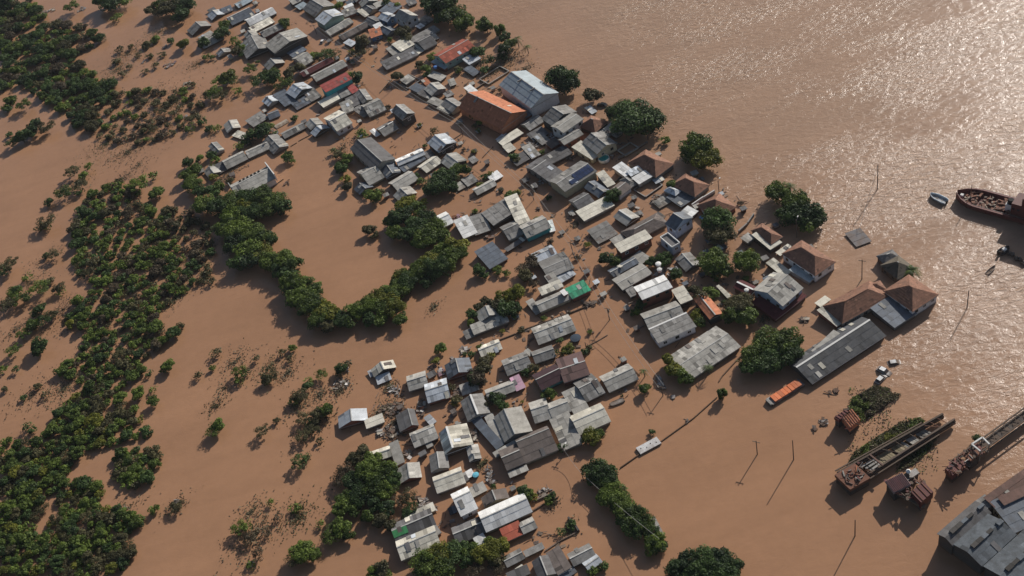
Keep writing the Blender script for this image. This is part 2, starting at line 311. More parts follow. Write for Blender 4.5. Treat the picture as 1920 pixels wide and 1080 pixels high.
def house(A, B, C, kind, mat, z, rise=None, s=0.5, wall=None, white=False, wild=.25, win=None, patch=None, cap=True, label=None, cat='house', name='house', over=.35, px=None, low=False):
    z = float(z); z = z*.8 if z <= 3 else z*.92
    a, b, c = P(*A, z), P(*B, z), P(*C, z)
    vx, vy = c-b, a-b
    ax, ay = math.atan2(vx.y, vx.x), math.atan2(vy.y, vy.x)
    d = (ay-ax+math.pi) % (2*math.pi) - math.pi
    corr = (d-math.pi/2)/2; corr = max(-.5, min(.5, corr))
    Lx, Ly = vx.length*math.cos(corr*.5)*1.09, vy.length*math.cos(corr*.5)*1.1
    if name == 'warehouse': Lx, Ly = Lx/1.09, Ly/1.1
    ang = ax+corr
    ux = Vector((math.cos(ang), math.sin(ang), 0)); uy = Vector((-ux.y, ux.x, 0))
    ctr = (a+c)/2
    o = empty(name, (ctr.x, ctr.y, 0), ang)
    hx, hy = Lx/2, Ly/2
    rm, cw = ROOF[mat]
    if wall is None: wall = R.choice(('pl', 'pl', 'gy', 'wd', 'dk', 'bk', 'bg'))
    wmat = WALL[wall]
    tile = mat in ('or', 'tb', 'mr') or kind == 'h'
    sh = dict(sw=.9, sh=.9, jit=.03, wild=wild*.6) if tile else dict(sw=1.05, sh=2.2, wild=wild)
    V = Vector
    wx, wy = hx-over, hy-over
    if wx < .5: wx = hx*.8
    if wy < .5: wy = hy*.8
    WB = -2.5
    if kind == 'a' and rise is None: rise = min(2.4, max(.3, .2*Lx))
    if kind == 'c' and rise is None: rise = min(2.4, max(.3, .2*Ly))
    if kind == 'h' and rise is None: rise = min(3.6, .31*min(Lx, Ly))
    if rise is None: rise = .09*(Ly if kind == 'm' else Lx)
    w = MB()
    zt = z-.06
    def wallring(tops):
        # tops: heights at four corners (-,-),(+,-),(+,+),(-,+)
        q = [(-wx, -wy), (wx, -wy), (wx, wy), (-wx, wy)]
        for i in range(4):
            j = (i+1) % 4
            w.face([V((*q[i], WB)), V((*q[j], WB)), V((*q[j], tops[j])), V((*q[i], tops[i]))], R.uniform(.95, 1.05))
    rp = []
    if kind == 'a':
        rx = -hx + s*Lx; zr = z+rise; k = 1-over/max(.6, hx)
        wallring([zt+.02]*4)
        for sy in (-1, 1): w.face([V((-wx, sy*wy, zt)), V((wx, sy*wy, zt)), V((rx, sy*wy, zr-.1))][::sy], 1.0)
        rp = [(V((-hx, hy, z)), V((-hx, -hy, z)), V((rx, -hy, zr)), V((rx, hy, zr))), (V((hx, -hy, z)), V((hx, hy, z)), V((rx, hy, zr)), V((rx, -hy, zr)))]
        capl = (V((rx, -hy, zr+.04)), V((rx, hy, zr+.04)))
    elif kind == 'c':
        ry = -hy + s*Ly; zr = z+rise
        wallring([zt+.02]*4)
        for sx in (-1, 1): w.face([V((sx*wx, -wy, zt)), V((sx*wx, wy, zt)), V((sx*wx, ry, zr-.1))][::sx], 1.0)
        rp = [(V((-hx, -hy, z)), V((hx, -hy, z)), V((hx, ry, zr)), V((-hx, ry, zr))), (V((hx, hy, z)), V((-hx, hy, z)), V((-hx, ry, zr)), V((hx, ry, zr)))]
        capl = (V((-hx, ry, zr+.04)), V((hx, ry, zr+.04)))
    elif kind in 'mf':
        if kind == 'f': rise = .12
        wallring([zt, zt, zt+rise*.93, zt+rise*.93])
        rp = [(V((-hx, -hy, z)), V((hx, -hy, z)), V((hx, hy, z+rise)), V((-hx, hy, z+rise)))]; capl = None
    elif kind == 'n':
        wallring([zt, zt+rise*.93, zt+rise*.93, zt])
        rp = [(V((-hx, hy, z)), V((-hx, -hy, z)), V((hx, -hy, z+rise)), V((hx, hy, z+rise)))]; capl = None
    elif kind == 'h':
        wallring([zt]*4)
        zr = z+rise
        if Lx >= Ly:
            e = min(hx*.92, hy*1.0); r0, r1 = V((-hx+e, 0, zr)), V((hx-e, 0, zr))
            rp = [(V((-hx, -hy, z)), V((hx, -hy, z)), r1, r0), (V((hx, hy, z)), V((-hx, hy, z)), r0, r1),
                  (V((hx, -hy, z)), V((hx, hy, z)), r1, r1), (V((-hx, hy, z)), V((-hx, -hy, z)), r0, r0)]
        else:
            e = min(hy*.92, hx*1.0); r0, r1 = V((0, -hy+e, zr)), V((0, hy-e, zr))
            rp = [(V((-hx, -hy, z)), V((hx, -hy, z)), r0, r0), (V((hx, hy, z)), V((-hx, hy, z)), r1, r1),
                  (V((hx, -hy, z)), V((hx, hy, z)), r1, r0), (V((-hx, hy, z)), V((-hx, -hy, z)), r0, r1)]
        capl = (r0+V((0, 0, .04)), r1+V((0, 0, .04)))
    elif kind == 't':
        wx, wy = hx, hy
        wallring([z+.0]*4)
        m = MB().box((0, 0, z-.25), (Lx-.3, Ly-.3, .2)); m.build('roof_deck', rm, o)
        for cx, cy, dx, dy in ((0, -hy, Lx, .25), (0, hy, Lx, .25), (-hx, 0, .25, Ly-.26), (hx, 0, .25, Ly-.26)):
            MB().box((cx, cy, z+.15), (dx, dy, .5)).build('parapet', TRIM if white else wmat, o)
        capl = None
    elif kind == 'w':
        # roofless walls standing in the water
        for cx, cy, dx, dy in ((0, -hy, Lx, .3), (0, hy, Lx, .3), (-hx, 0, .3, Ly-.31), (hx, 0, .3, Ly-.31)):
            MB().box((cx, cy, z/2-1.2), (dx, dy, z+2.4)).build('wall', wmat, o)
            MB().box((cx, cy, z+.05), (dx+.06, dy+.06, .08)).build('coping', TRIMG, o)
        capl = None
    if w.v and kind != 'w': w.build('wall', wmat, o)
    for i, q in enumerate(rp):
        m = sheets(*q, **sh)
        r = m.build('roof_slope', rm, o)
        # loose, replaced or lifted sheets, each its own piece
        n = (q[1]-q[0]).cross(q[3]-q[0])
        if n.length > .1 and kind != 'h':
            if n.z < 0: n = -n
            n.normalize()
            area = (q[1]-q[0]).length*(q[3]-q[0]).length
            cnt = int(area*wild/16+R.random())
            for _ in range(min(cnt, 7)):
                u, v = R.uniform(.1, .9), R.uniform(.15, .85)
                c0 = lerp(lerp(q[0], q[1], u), lerp(q[3], q[2], u), v) + n*(.12+R.uniform(0, .05))
                e1 = (q[1]-q[0]).normalized(); e2 = n.cross(e1)
                sw_, sl = R.uniform(.5, .62), R.uniform(.9, 1.3)
                rr = R.uniform(-.06, .06); e1, e2 = e1*math.cos(rr)+e2*math.sin(rr), e2*math.cos(rr)-e1*math.sin(rr)
                pm = MB(); pts = [c0-e1*sw_-e2*sl, c0+e1*sw_-e2*sl, c0+e1*sw_+e2*sl, c0-e1*sw_+e2*sl]
                pm.face(pts, R.uniform(.8, 1.2)); pm.face([x-n*.04 for x in pts[::-1]], .6)
                for k in range(4): pm.face([pts[k]-n*.04, pts[(k+1) % 4]-n*.04, pts[(k+1) % 4], pts[k]], .7)
                if (c0-lerp(q[0], q[3], .5)).length > sw_+.2:
                    pm.build('loose_sheet', ROOF[R.choice(('g3', 'g2', 'cr', 'g3', 'w2', 'g1', 'br', 'g2'))][0], r)
    if capl and cap:
        cm = MB(); cwid = .55 if white else .3
        cm.bar(capl[0], capl[1], cwid, .08, 1.0)
        cm.build('ridge_cap', TRIM if white else (RIDGE_W if mat != 'tb' else ROOF['tb'][0]), o)
    if patch:
        for pt in patch:   # (u0,v0,u1,v1,material,slope)
            u0, v0, u1, v1, pmn, si = pt
            q = rp[si]
            g = lambda u, v: lerp(lerp(q[0], q[1], u), lerp(q[3], q[2], u), v)
            n = (q[1]-q[0]).cross(q[3]-q[0]).normalized()
            if n.z < 0: n = -n
            mm = sheets(*[g(*k)+n*.09 for k in ((u0, v0), (u1, v0), (u1, v1), (u0, v1))], wild=.2)
            mm.build('roof_patch', ROOF[pmn][0], o)
    nwin = win if win is not None else (z >= 2.2 and kind not in 'w')
    if nwin:
        zc = max(.9, z-1.25); hh = min(1.0, (z-zc)*1.2)
        n1 = max(1, min(8, int(Lx/3.2)))
        for i in range(n1): opening(o, (-wx+2*wx*(i+.5)/n1, -wy-.03, zc), 0, 1.1, hh, frame=TRIM if R.random() < .6 else WOOD)
        n2 = max(1, min(6, int(Ly/3.4)))
        for i in range(n2): opening(o, (-wx-.03, -wy+2*wy*(i+.5)/n2, zc), -math.pi/2, 1.0, hh, frame=WOOD)
    # eave fascia boards on the two near sides
    if kind in 'acmnh' and z > 1.2:
        fb = MB().box((0, -hy-.03, z-.08), (Lx, .05, .16)); fb.build('fascia', TRIMG if not white else TRIM, o)
    cen = ((A[0]+C[0])/2, (A[1]+C[1])/2)
    ty = {'a': 'gabled', 'c': 'gabled', 'm': 'lean-to', 'n': 'lean-to', 'f': 'flat', 'h': 'hipped', 't': 'flat-topped', 'w': 'roofless'}[kind]
    HOUSES.append(dict(o=o, rect=(ctr.x, ctr.y, ang, hx, hy), px=cen, col=cw, ty=ty, area=Lx*Ly, long=max(Lx, Ly)/max(.1, min(Lx, Ly)) > 2.2, label=label, cat=cat, wild=wild, wall=wall, z=z, kind=kind))
    return o
# tiles of the survey: x0 y0 scale, then  A  B  C  kind material height [options]; A-B is the south-west side, B-C the south-east side
CAT = """
@340 0 6
75 345 130 395 330 290 a g2 .8 s=.55 
195 430 240 462 370 385 m g3 .8
200 490 262 542 475 435 c g3 .9 wild=.5
300 175 345 228 478 160 a w2 .8
300 125 340 165 410 128 m g1 .8
425 115 470 155 590 115 m bd .8 wild=.5
520 210 580 282 810 165 c bd 1.1 s=.6 white=1
590 50 650 85 800 8 c bl 1
725 225 780 287 1055 150 c w 1.6 s=.45 cap=0
765 318 825 357 1050 250 m cr 1 wild=.3
885 365 935 420 1150 312 c g2 2 wall=ma
712 395 762 460 872 402 a g3 1.3 wild=.5
690 510 728 665 975 545 a g2 1.5 s=.56
955 500 1060 592 1400 410 a g3 4 wall=dk rise=1.7 win=0
395 600 430 642 560 580 a g2 .8
940 735 985 792 1155 705 a g3 1
1200 605 1260 647 1400 560 m bd 1
1255 665 1370 745 1490 672 c g3 1.5
1330 810 1382 852 1705 690 c mr 2 wall=ma
1470 852 1530 912 1850 742 c g3 2.6 wall=ma wild=.3
@500 0 6
560 215 650 280 850 165 a w2 4 wall=mg rise=1.6 win=0
430 100 545 188 750 65 a g2 2 wild=.2
240 5 300 47 390 8 m g3 2
330 78 375 112 460 60 m bl 1
660 355 722 397 960 252 c g3 1.5 wild=.7
800 400 866 437 1150 300 c br 1.5 wild=.5
870 492 950 524 1012 480 m w2 1 wall=bu
1130 350 1197 410 1320 385 m or 3 wall=bu
1260 322 1352 402 1440 340 a bd 2
1280 200 1352 256 1437 182 a w2 4 wall=bu
1198 290 1228 324 1305 287 m w 3.2
1100 250 1182 302 1292 230 a g1 2
1430 190 1570 240 1712 172 a g3 4.6 wall=wh rise=2
848 130 882 192 1010 140 m g2 2 wild=.5
1040 30 1078 77 1250 10 a g3 2.5
1080 90 1152 152 1232 100 a g1 2
1028 140 1100 192 1152 162 m cr 1.6 wild=.5
868 78 886 102 975 60 m w 1.5
985 130 1015 160 1110 112 m g1 1.5
780 8 812 32 900 0 m g3 1.5
880 30 922 52 1020 10 m bd 1.5
1200 52 1240 87 1330 45 m g3 2
1290 130 1400 170 1500 72 m bd 1.5 wild=.5
1680 300 1722 326 1775 290 m w 2
1700 242 1762 292 1862 220 m g2 1.2 wild=.6
1560 20 1610 60 1700 30 m g1 1 wild=.5
350 -50 420 0 560 -60 a g1 1.5
620 -80 700 -20 820 -80 a g2 1.5
@640 0 6
510 562 580 622 660 580 m g3 2
595 512 667 587 802 500 m cr 2.6 wild=.1
495 716 525 800 817 610 m g1 1.5 wild=.2 
760 552 845 617 925 570 m cr 1 wild=.9
840 472 930 567 1055 490 c g1 1.5
765 448 822 492 1092 340 m g2 1.6
960 430 1005 472 1100 430 m g3 1 wild=.9
1050 620 1182 702 1490 530 c rd2 4 s=.5 wall=mg rise=1.6 white=0
1030 712 1150 782 1200 742 m bl 2.2
1370 672 1440 727 1560 657 m w2 2.2
1390 792 1480 860 1550 812 m bd 1
1560 885 1660 932 1880 802 w g3 .9 wall=bg
640 922 748 992 870 902 w g3 .8 wall=pl
665 905 730 948 820 888 m g3 1.8 wild=.8
120 -40 170 20 330 -50 a g3 2
@740 130 12
380 440 570 572 702 442 m bd 1.5
700 450 832 602 1120 432 a g3 2
570 560 780 715 905 592 m g1 1
800 740 1000 885 1100 762 m g3 1 wild=.8
1060 800 1290 962 1542 802 a g2 2.5 wild=.4
1000 890 1200 1022 1322 902 m g3 1.8 wild=.5
1580 440 1722 562 1852 482 m w 3
1180 262 1262 372 1402 332 m g3 1 wild=.9
820 160 1010 292 1100 172 m g3 1.2 wild=.3
620 262 722 402 832 342 m or .8 wild=.9
1100 560 1180 640 1330 560 m g2 1.5 wild=.9
@460 140 6
190 300 260 352 370 290 a w2 1.8
330 250 442 357 562 290 m bd 1.2 wild=.1
470 200 562 262 742 150 a w2 2.5
540 332 582 402 722 312 m bd .8 wild=.9
660 222 742 302 852 242 m g2 1 wild=.9
850 130 915 187 1195 52 m rd 4.8 wall=tq win=0
825 315 886 362 1088 255 m cr 2 wild=.1
1030 190 1086 260 1200 210 m g2 2.2
1140 140 1200 214 1270 176 m rd 2.3
1225 215 1335 312 1445 272 a g2 2
1130 290 1212 362 1332 302 m g1 1.4
1060 340 1122 432 1232 392 m g3 1.5 wild=.5
1310 350 1402 472 1577 392 c g3 1.5 wild=.8
1230 402 1322 482 1392 432 m g2 1.3 wild=.7
890 495 1030 627 1195 540 c cr 3.2 s=.42 white=1 wall=wh
738 655 790 692 945 600 a w2 1.5
665 560 747 612 887 550 a g3 1.2
400 660 452 712 682 600 c g2 1
2 860 47 932 277 830 c g3 1.2
210 760 312 892 470 800 a g2 1.2 wild=.5
10 530 97 582 260 482 m g2 1
240 440 282 502 400 462 c bd .8
340 582 362 612 480 532 m cr .2 wild=0
1650 410 1767 505 1900 432 a g2 4.2 wall=dk white=1 rise=1.5
1410 642 1466 702 1512 672 m w 1.2
1480 612 1562 690 1707 602 c g2 1.5 white=1
@340 180 6
480 330 525 412 665 352 a g3 1.2
620 430 702 522 745 462 n cr .9 wild=.5
305 570 392 652 485 602 a g2 1.5
260 850 312 922 442 852 a g3 1
385 792 432 872 522 822 m g1 .8
450 730 532 802 757 712 c g3 1.3 wild=.2
545 1000 660 1108 1062 932 c g3 3.4 s=.55 rise=1.8 wall=wh wild=.1 win=0
@620 200 6
240 480 477 712 702 582 a g1 3.2 s=.45 wild=.05
740 600 772 667 1047 537 c w 2.4 s=.3
765 680 830 722 1072 592 m bd 1.5 wild=.6
530 680 640 792 792 732 a bd 2 wild=.5
1110 410 1215 515 1395 402 a w2 3 white=1 wild=.4 wall=dk
985 680 1082 742 1247 622 c cr 1.2
1240 620 1357 707 1527 605 a g3 1.4
665 860 762 952 972 817 c g3 1.5 wild=.2
700 1000 790 1062 977 972 a g3 1.1
1470 830 1545 892 1662 832 m g2 1
1385 890 1442 942 1522 902 m g3 .7 wild=.9
1600 930 1657 992 1862 882 c g3 1.2 wild=.1
1770 790 1822 852 1927 782 m w 1
1540 600 1602 637 1672 602 m g2 .8
310 740 432 882 592 792 c g3 1.8 wild=.5
270 930 332 987 472 902 a bd 1.2
1040 530 1092 582 1172 542 m g1 1
@860 60 6
440 600 820 852 1140 682 a bl 5.5 rise=2.8 wall=wh win=0 wild=.0 label=big_ware
640 850 745 962 850 902 m bd 2
40 840 470 1122 732 902 a or 4 rise=3.6 s=.45 wall=ob win=0 wild=.1 label=big_hall
@860 180 6
950 255 1062 334 1312 182 a g2 4 wall=dk wild=.1
1040 340 1180 402 1402 262 c g3 5 rise=.8 wall=wh wild=.1
705 322 802 387 952 282 c g2 1.5
435 510 502 552 722 422 m cr 1.5 wild=.05
425 490 450 502 530 422 m w2 1
490 580 562 632 652 592 m cr 1 wild=.1
770 440 852 502 1012 422 m g1 1
1120 490 1192 547 1392 432 c g3 3.2 wall=bk wild=.4
990 540 1042 592 1132 522 m br 2 wall=bk
1320 590 1482 732 1562 652 m cr 3 wild=.1 wall=bg win=1
1400 520 1562 642 1772 532 a g2 3.8 wall=bg
1400 330 1532 432 1622 302 h tb2 2.6
570 720 662 777 832 692 m g1 1 wild=.4
700 600 832 692 932 652 m g3 1.2 wild=.9
780 800 1012 972 1152 862 c g1 3 s=.7 rise=1
1010 950 1200 1045 1562 852 c g2 4 rise=1.2 wall=bg wild=.3 win=0 label=solar
900 700 1002 762 1292 652 m g1 1.8
1420 150 1500 200 1560 170 m w2 1
860 470 930 560 1010 500 m g2 1 wild=.5
@1080 220 6
425 580 547 667 642 602 m w 2.6
640 690 712 752 852 662 m w 2.6
560 610 622 652 762 602 m w2 2.9 wild=.8
640 505 882 690 1042 532 h tb 2.6
490 712 602 792 692 742 h g2 1.8
390 830 492 902 602 792 c br 2.6 wall=wh
235 655 352 782 436 742 m cr 2.6 wild=.1
100 790 252 902 372 822 a bd 2 wild=.4
660 812 785 882 962 762 w g3 .7 wall=gy
870 962 942 1022 1062 952 m g3 .7 wild=.9
1040 900 1182 1012 1342 892 f bd 1.5 wild=.2
1010 822 1112 892 1162 832 h w2 2.1
1080 762 1332 882 1492 762 h tb 2.6
850 702 902 742 1002 702 m w2 1.2 wild=.8
380 180 450 230 520 170 m g3 1.5
250 210 320 260 450 110 m g3 2 wild=.6
470 370 560 420 700 340 w g3 1 wall=bg
@780 340 6
165 430 242 547 412 462 c w 1.6 white=1 wild=.1
430 470 542 632 692 572 m w 1.6 wild=.3
580 430 692 582 862 542 m g2 1.4 wild=.4
790 360 867 512 1087 347 n g2 2.6 wild=.2
985 232 1162 467 1302 427 m cr 2.8 wild=.25
960 522 1042 662 1192 582 c g2 2 wild=.4
1180 510 1252 642 1492 512 c g3 3 wall=tq win=0 wild=.1
1480 462 1502 572 1562 552 m w 1.2
1010 762 1042 792 1232 652 m g1 1 wild=.8
@1080 340 6
20 350 102 442 412 272 m cr 1.9 wild=.15 wall=pl
-60 220 32 322 182 222 c g1 2
450 400 562 507 682 402 a g3 1.8 white=1 wild=.1
120 570 262 682 482 592 m g2 .8 wild=.2
385 660 432 707 552 642 m g3 1
440 715 515 792 847 642 m cr 3.6 wall=bk wild=.05 win=1
530 570 642 682 1012 472 h br 1.6 rise=1.6
1030 480 1120 557 1287 412 a bd 4.8 wall=lb rise=2.1 wild=.05
945 640 1085 730 1172 690 t g1 4 wall=lb white=1 win=1
1180 350 1302 387 1382 332 m w 2.2 wild=.1
1310 270 1560 362 1852 292 h tb 2.6
1385 292 1452 372 1532 352 m w2 2 wild=.9
360 1002 430 1062 702 922 c bd 1.6 wild=.3
590 880 722 922 852 852 m g3 1.4
1110 882 1242 1002 1412 932 a g2 .9 wild=.7
880 400 940 440 1010 400 m g3 .7 wild=.9
@1340 380 6
295 405 372 452 452 392 m g3 2
425 385 622 517 752 442 m cr 2.6 wild=.05 wall=dk win=1
380 330 642 432 792 372 h tb 3
700 565 747 602 862 502 m cr 1
780 580 1120 812 1332 662 h tb 3.6 rise=2.6 wall=wh
865 770 1052 902 1127 822 m bl 2.2 wild=.05
575 702 772 822 862 772 m cr 1.5 wild=.6
465 980 760 1160 962 962 c g3 4 s=.5 wild=.6 wall=lb
450 1140 690 1308 1002 1050 m mr 2 wall=ma
235 952 392 1052 462 962 a mr 2.6 white=1
20 962 152 1062 192 1042 n cr 1
1440 350 1612 462 1792 432 f bd .45 wild=.1
-20 480 60 540 150 500 m g1 1 wild=.5
@1480 440 6
975 240 1072 322 1252 262 h g1 2.5
1040 350 1212 492 1402 382 h tb3 3
395 800 605 977 1112 712 h tb 3 rise=2.8
860 560 960 640 1110 620 h tb 2.8
1080 640 1382 852 1652 672 h tb 3.6 rise=2.6 wall=wh
940 850 1180 1042 1402 882 m bd 2.3 wild=.25
330 870 522 1032 602 972 m cr 2.2 wild=.2
290 770 352 812 462 732 f cr 1.6 wild=.0
@1380 580 6
640 600 885 822 1622 300 c dk1 1.8 s=.62 rise=1.5 wild=.45 wall=dk win=0 white=1
@860 440 6
205 215 345 382 532 267 m bd 1.6 wild=.05
810 220 892 312 1112 222 c w2 1.8
890 312 1022 472 1302 372 c g2 2 rise=.7 wild=.1
1040 482 1132 532 1337 452 m w2 1.2
960 480 1042 562 1142 522 m g3 2 wild=.3
905 610 942 682 1167 582 m cr 2.6 wild=.4
870 762 930 862 1252 722 c g3 2 s=.5 wild=.4
1215 620 1282 722 1472 622 m gr 2.6 wild=.3
1148 642 1182 692 1222 662 m w 3.4 win=0
770 770 862 902 932 862 m g3 .8 wild=.9
195 875 250 972 482 900 a g3 2
140 1020 187 1112 557 982 m g3 1.8 wild=.5
@820 580 6
290 260 332 337 432 292 m g2 1
460 430 502 532 722 442 c cr 1 wild=.4
1065 215 1155 382 1552 240 c g3 1.2 wild=.9
722 580 802 732 1062 642 c g2 1.4 wild=.5
1060 482 1112 602 1332 532 c g2 1.2 wild=.3
1330 570 1442 802 1717 727 c mv 2.5 rise=.8 wild=.05
1060 742 1182 884 1440 782 c md 2.2 wild=.0 wall=tq
1000 472 1032 542 1062 502 m g3 1
530 900 592 1002 892 922 c g3 1.2 wild=.1
830 790 887 922 982 872 m pk 1.3 wild=.5
1530 830 1682 1027 1882 932 c g2 1.5 wild=.8
250 862 292 962 472 902 m g3 .8 wild=.9
@620 650 6
450 252 502 322 742 242 a cr 1.3 wild=.5
500 342 542 412 692 372 m w2 .8 wild=.6
420 285 446 347 492 322 m w2 .6
860 340 892 492 1092 432 c g3 1.5 wild=.1
1070 310 1112 352 1202 312 m g1 1
1055 430 1112 617 1347 557 c w2 2 wild=.6
1290 212 1332 357 1592 282 a bd 1.6 s=.5 wild=.4
1455 622 1562 812 1802 742 a g2 1.6 white=1
1560 792 1592 832 1722 792 m w2 1.2
90 782 112 902 412 832 a w2 1.5 wild=.2
385 832 412 917 602 847 m cr 1.5 wild=.0
740 782 787 952 982 882 a g1 1.5 s=.72 wild=.1
1060 800 1110 880 1170 850 m g2 .7 wild=.9
@880 660 6
1145 732 1247 927 1572 777 c cr 1.8 s=.55 wild=.1
910 772 1062 1092 1272 1012 n g3 1.4 wild=.4
665 582 750 787 932 737 c g3 1.5 patch=0,.0,.0,.0
870 592 942 737 1142 662 c g3 1.5 wild=.05
1050 482 1182 692 1342 622 m g3 1.4 wild=.3
295 742 402 1002 692 882 a g3 2 s=.42 wild=.05
180 742 312 1042 402 1002 n g3 1.4
90 762 252 1122 322 1052 n bd 1.4 wild=.3
1472 282 1582 442 1892 302 c g3 1.5 wild=.15
@880 780 6
520 265 645 507 992 377 c br 1.8 s=.72 wild=.2
330 402 430 597 622 522 c br 2.2 wild=.2
440 637 465 692 662 612 m g3 1.4
260 402 302 442 552 332 m g3 1.5 wild=.4
@680 760 6
540 322 592 472 842 362 c g3 1.8 s=.65 wild=.3
700 432 732 482 797 452 m g3 1.2
700 152 762 232 822 182 m w2 .8 wild=.9
860 320 942 532 1242 437 a cr 2.2 s=.33 white=1 wild=.6
70 532 96 642 322 572 c cr 1.5 wild=.3
300 442 372 672 472 632 n g3 1.7 wild=.1
405 722 422 882 652 802 a g3 1.2 wild=.2
740 572 792 732 982 702 a g2 1.8 wild=.1
1165 482 1212 627 1337 592 a g3 1.5 wild=.2
795 812 852 977 1152 872 c cr 1.8 s=.6 wild=.15
1120 772 1162 832 1262 782 m w .8 wild=.9
1190 952 1232 1042 1392 952 m g3 1.4
@700 900 6
890 172 982 407 1157 312 c w 3 s=.62 wild=.1 wall=wh
1220 202 1262 302 1522 202 a br 1.4 wild=.3
1200 367 1287 572 1767 357 c w 2.2 s=.5 rise=1.6 wild=.15
830 322 872 382 952 362 m bd 1
870 532 962 692 1282 602 c g1 1.3 wild=.6
1120 662 1182 742 1292 692 m w 1.3 wild=.6
1430 562 1492 692 1692 602 m rd2 1.5 wild=.1
1640 492 1692 607 1837 532 c g3 1.5
205 502 267 667 692 502 c g1 2 wild=.9 patch=.0,.3,.35,1,gr2,0
350 402 382 482 692 342 m cr 1.6 wild=.8
265 692 332 887 742 722 c cr 2 s=.55 wild=.7
640 560 690 640 760 590 m g2 1.8 wild=.3
1455 872 1512 977 1702 882 c g2 1.3 wild=.4
1690 802 1722 862 1922 772 m g2 1.2 wild=.5
@940 900 6
330 922 442 1102 642 1052 a g1 1.5
500 832 642 1052 792 982 n br 1.7 white=1
740 832 822 952 1062 852 c g2 1.5 wild=.2
915 937 987 1022 1132 922 c w2 1.4 wild=.05
150 1002 202 1052 282 1012 m cr 1
50 1045 102 1132 332 1062 m g1 1 wild=.6
640 1062 702 1112 862 1042 m bd 1
@1120 480 6
185 267 292 377 597 197 c g3 2.2 rise=.6 wild=.1
300 372 377 457 462 422 m g2 1.5
420 350 515 480 835 355 c w 4.6 rise=.5 wall=bk win=1 wild=.1
845 402 937 537 1062 482 m cr 2.8 wild=.05
480 647 600 802 992 692 c g3 2.5 wild=.25
600 825 697 975 1085 790 c g2 3.2 s=.9 rise=.5 wall=wh white=1 win=1 wild=.1
1110 492 1252 712 1382 642 a or 3.2 s=.45 wall=dk win=0 wild=.1
1330 362 1470 462 1502 450 m cr 1.2
@1160 570 6
600 592 842 822 1332 482 c g3 1.8 rise=1.1 wild=.5 wall=pl win=0
@1600 860 4.909
740 680 900 782 1300 510 c g1 5 rise=1.0 wall=dk win=0 label=wh1 wild=.12 cap=0
900 782 1180 988 1510 700 c w3 5 rise=1.3 wall=dk win=0 label=wh2 wild=.12 cap=0
1180 988 1500 1215 1900 880 c w3 5 rise=1.3 wall=dk win=0 label=wh3 wild=.12 cap=0
1195 345 1300 420 1700 190 m ru 4.5 wall=dk win=0
1365 372 1415 440 1750 230 m ru 4.9 wall=dk win=0
1310 430 1500 690 1950 430 m bd 3.8 wild=.1
1120 400 1210 470 1300 410 m g2 4 wild=.2
@1380 580 6
820 450 905 478 1205 300 m g3 2.6 wild=.1
"""
ROOF['w3'] = (surf('roof_worn_slate_metal', (0.125, 0.14, 0.155), dirt=.6, dcol=(.05, .05, .05), scale=.8), 'slate grey')
ROOF['dk1'] = (surf('roof_black_slate_sheet', (0.085, 0.088, 0.095), dirt=.5, dcol=(.13, .125, .12), scale=.9), 'dark slate')
ROOF['rd2'] = (surf('roof_faded_red_tile', (0.40, 0.105, 0.065), dirt=.35, dcol=(.2, .09, .06)), 'brick red')
ROOF['tb2'] = (ROOF['tb'][0], 'brown tiled'); ROOF['tb3'] = (surf('roof_mossy_tile', (0.12, 0.10, 0.075), dirt=.4), 'mossy brown')
ROOF['gr2'] = (surf('roof_green_paint', (0.06, 0.26, 0.10), dirt=.3), 'green')
LAB = {'big_ware': 'large pale blue metal warehouse with a white wall beside the river bank',
 'big_hall': 'big hall with bright orange tiled roof beside the blue warehouse',
 'solar': 'grey-roofed building with blue solar panels and a tall beige side wall',
 'wh1': 'outer bay of the dark sawtooth warehouse, facing the flooded crane hulks',
 'wh2': 'middle bay of the dark multi-bay warehouse in the bottom right corner',
 'wh3': 'last, slate-blue bay of the big warehouse in the bottom right corner'}
SPEC = {}
ox = oy = 0; sc = 6
for ln in CAT.strip().splitlines():
    ln = ln.strip()
    if not ln: continue
    if ln[0] == '@':
        ox, oy, sc = map(float, ln[1:].split()); continue
    t = ln.split(); c = list(map(float, t[:6])); q = [(ox+c[i]/sc, oy+c[i+1]/sc) for i in (0, 2, 4)]
    kw = {}
    for e in t[9:]:
        k, v = e.split('=')
        if k in ('rise', 's', 'wild'): kw[k] = float(v)
        elif k in ('white', 'cap', 'win'): kw[k] = bool(int(v))
        elif k == 'wall': kw[k] = v
        elif k == 'label': kw[k] = v
        elif k == 'patch':
            w_ = v.split(',')
            if len(w_) == 6: kw[k] = [tuple(map(float, w_[:4]))+(w_[4], int(w_[5]))]
    key = kw.pop('label', None)
    if key in ('wh1', 'wh2', 'wh3', 'big_ware', 'big_hall'): kw['name'] = 'warehouse'; kw['cat'] = 'warehouse'
    o = house(*q, t[6], t[7], t[8], label=LAB.get(key), **kw)
    if key: SPEC[key] = o; HOUSES[-1]['key'] = key
    if float(t[8]) < .5: o.name = "roof_slab"

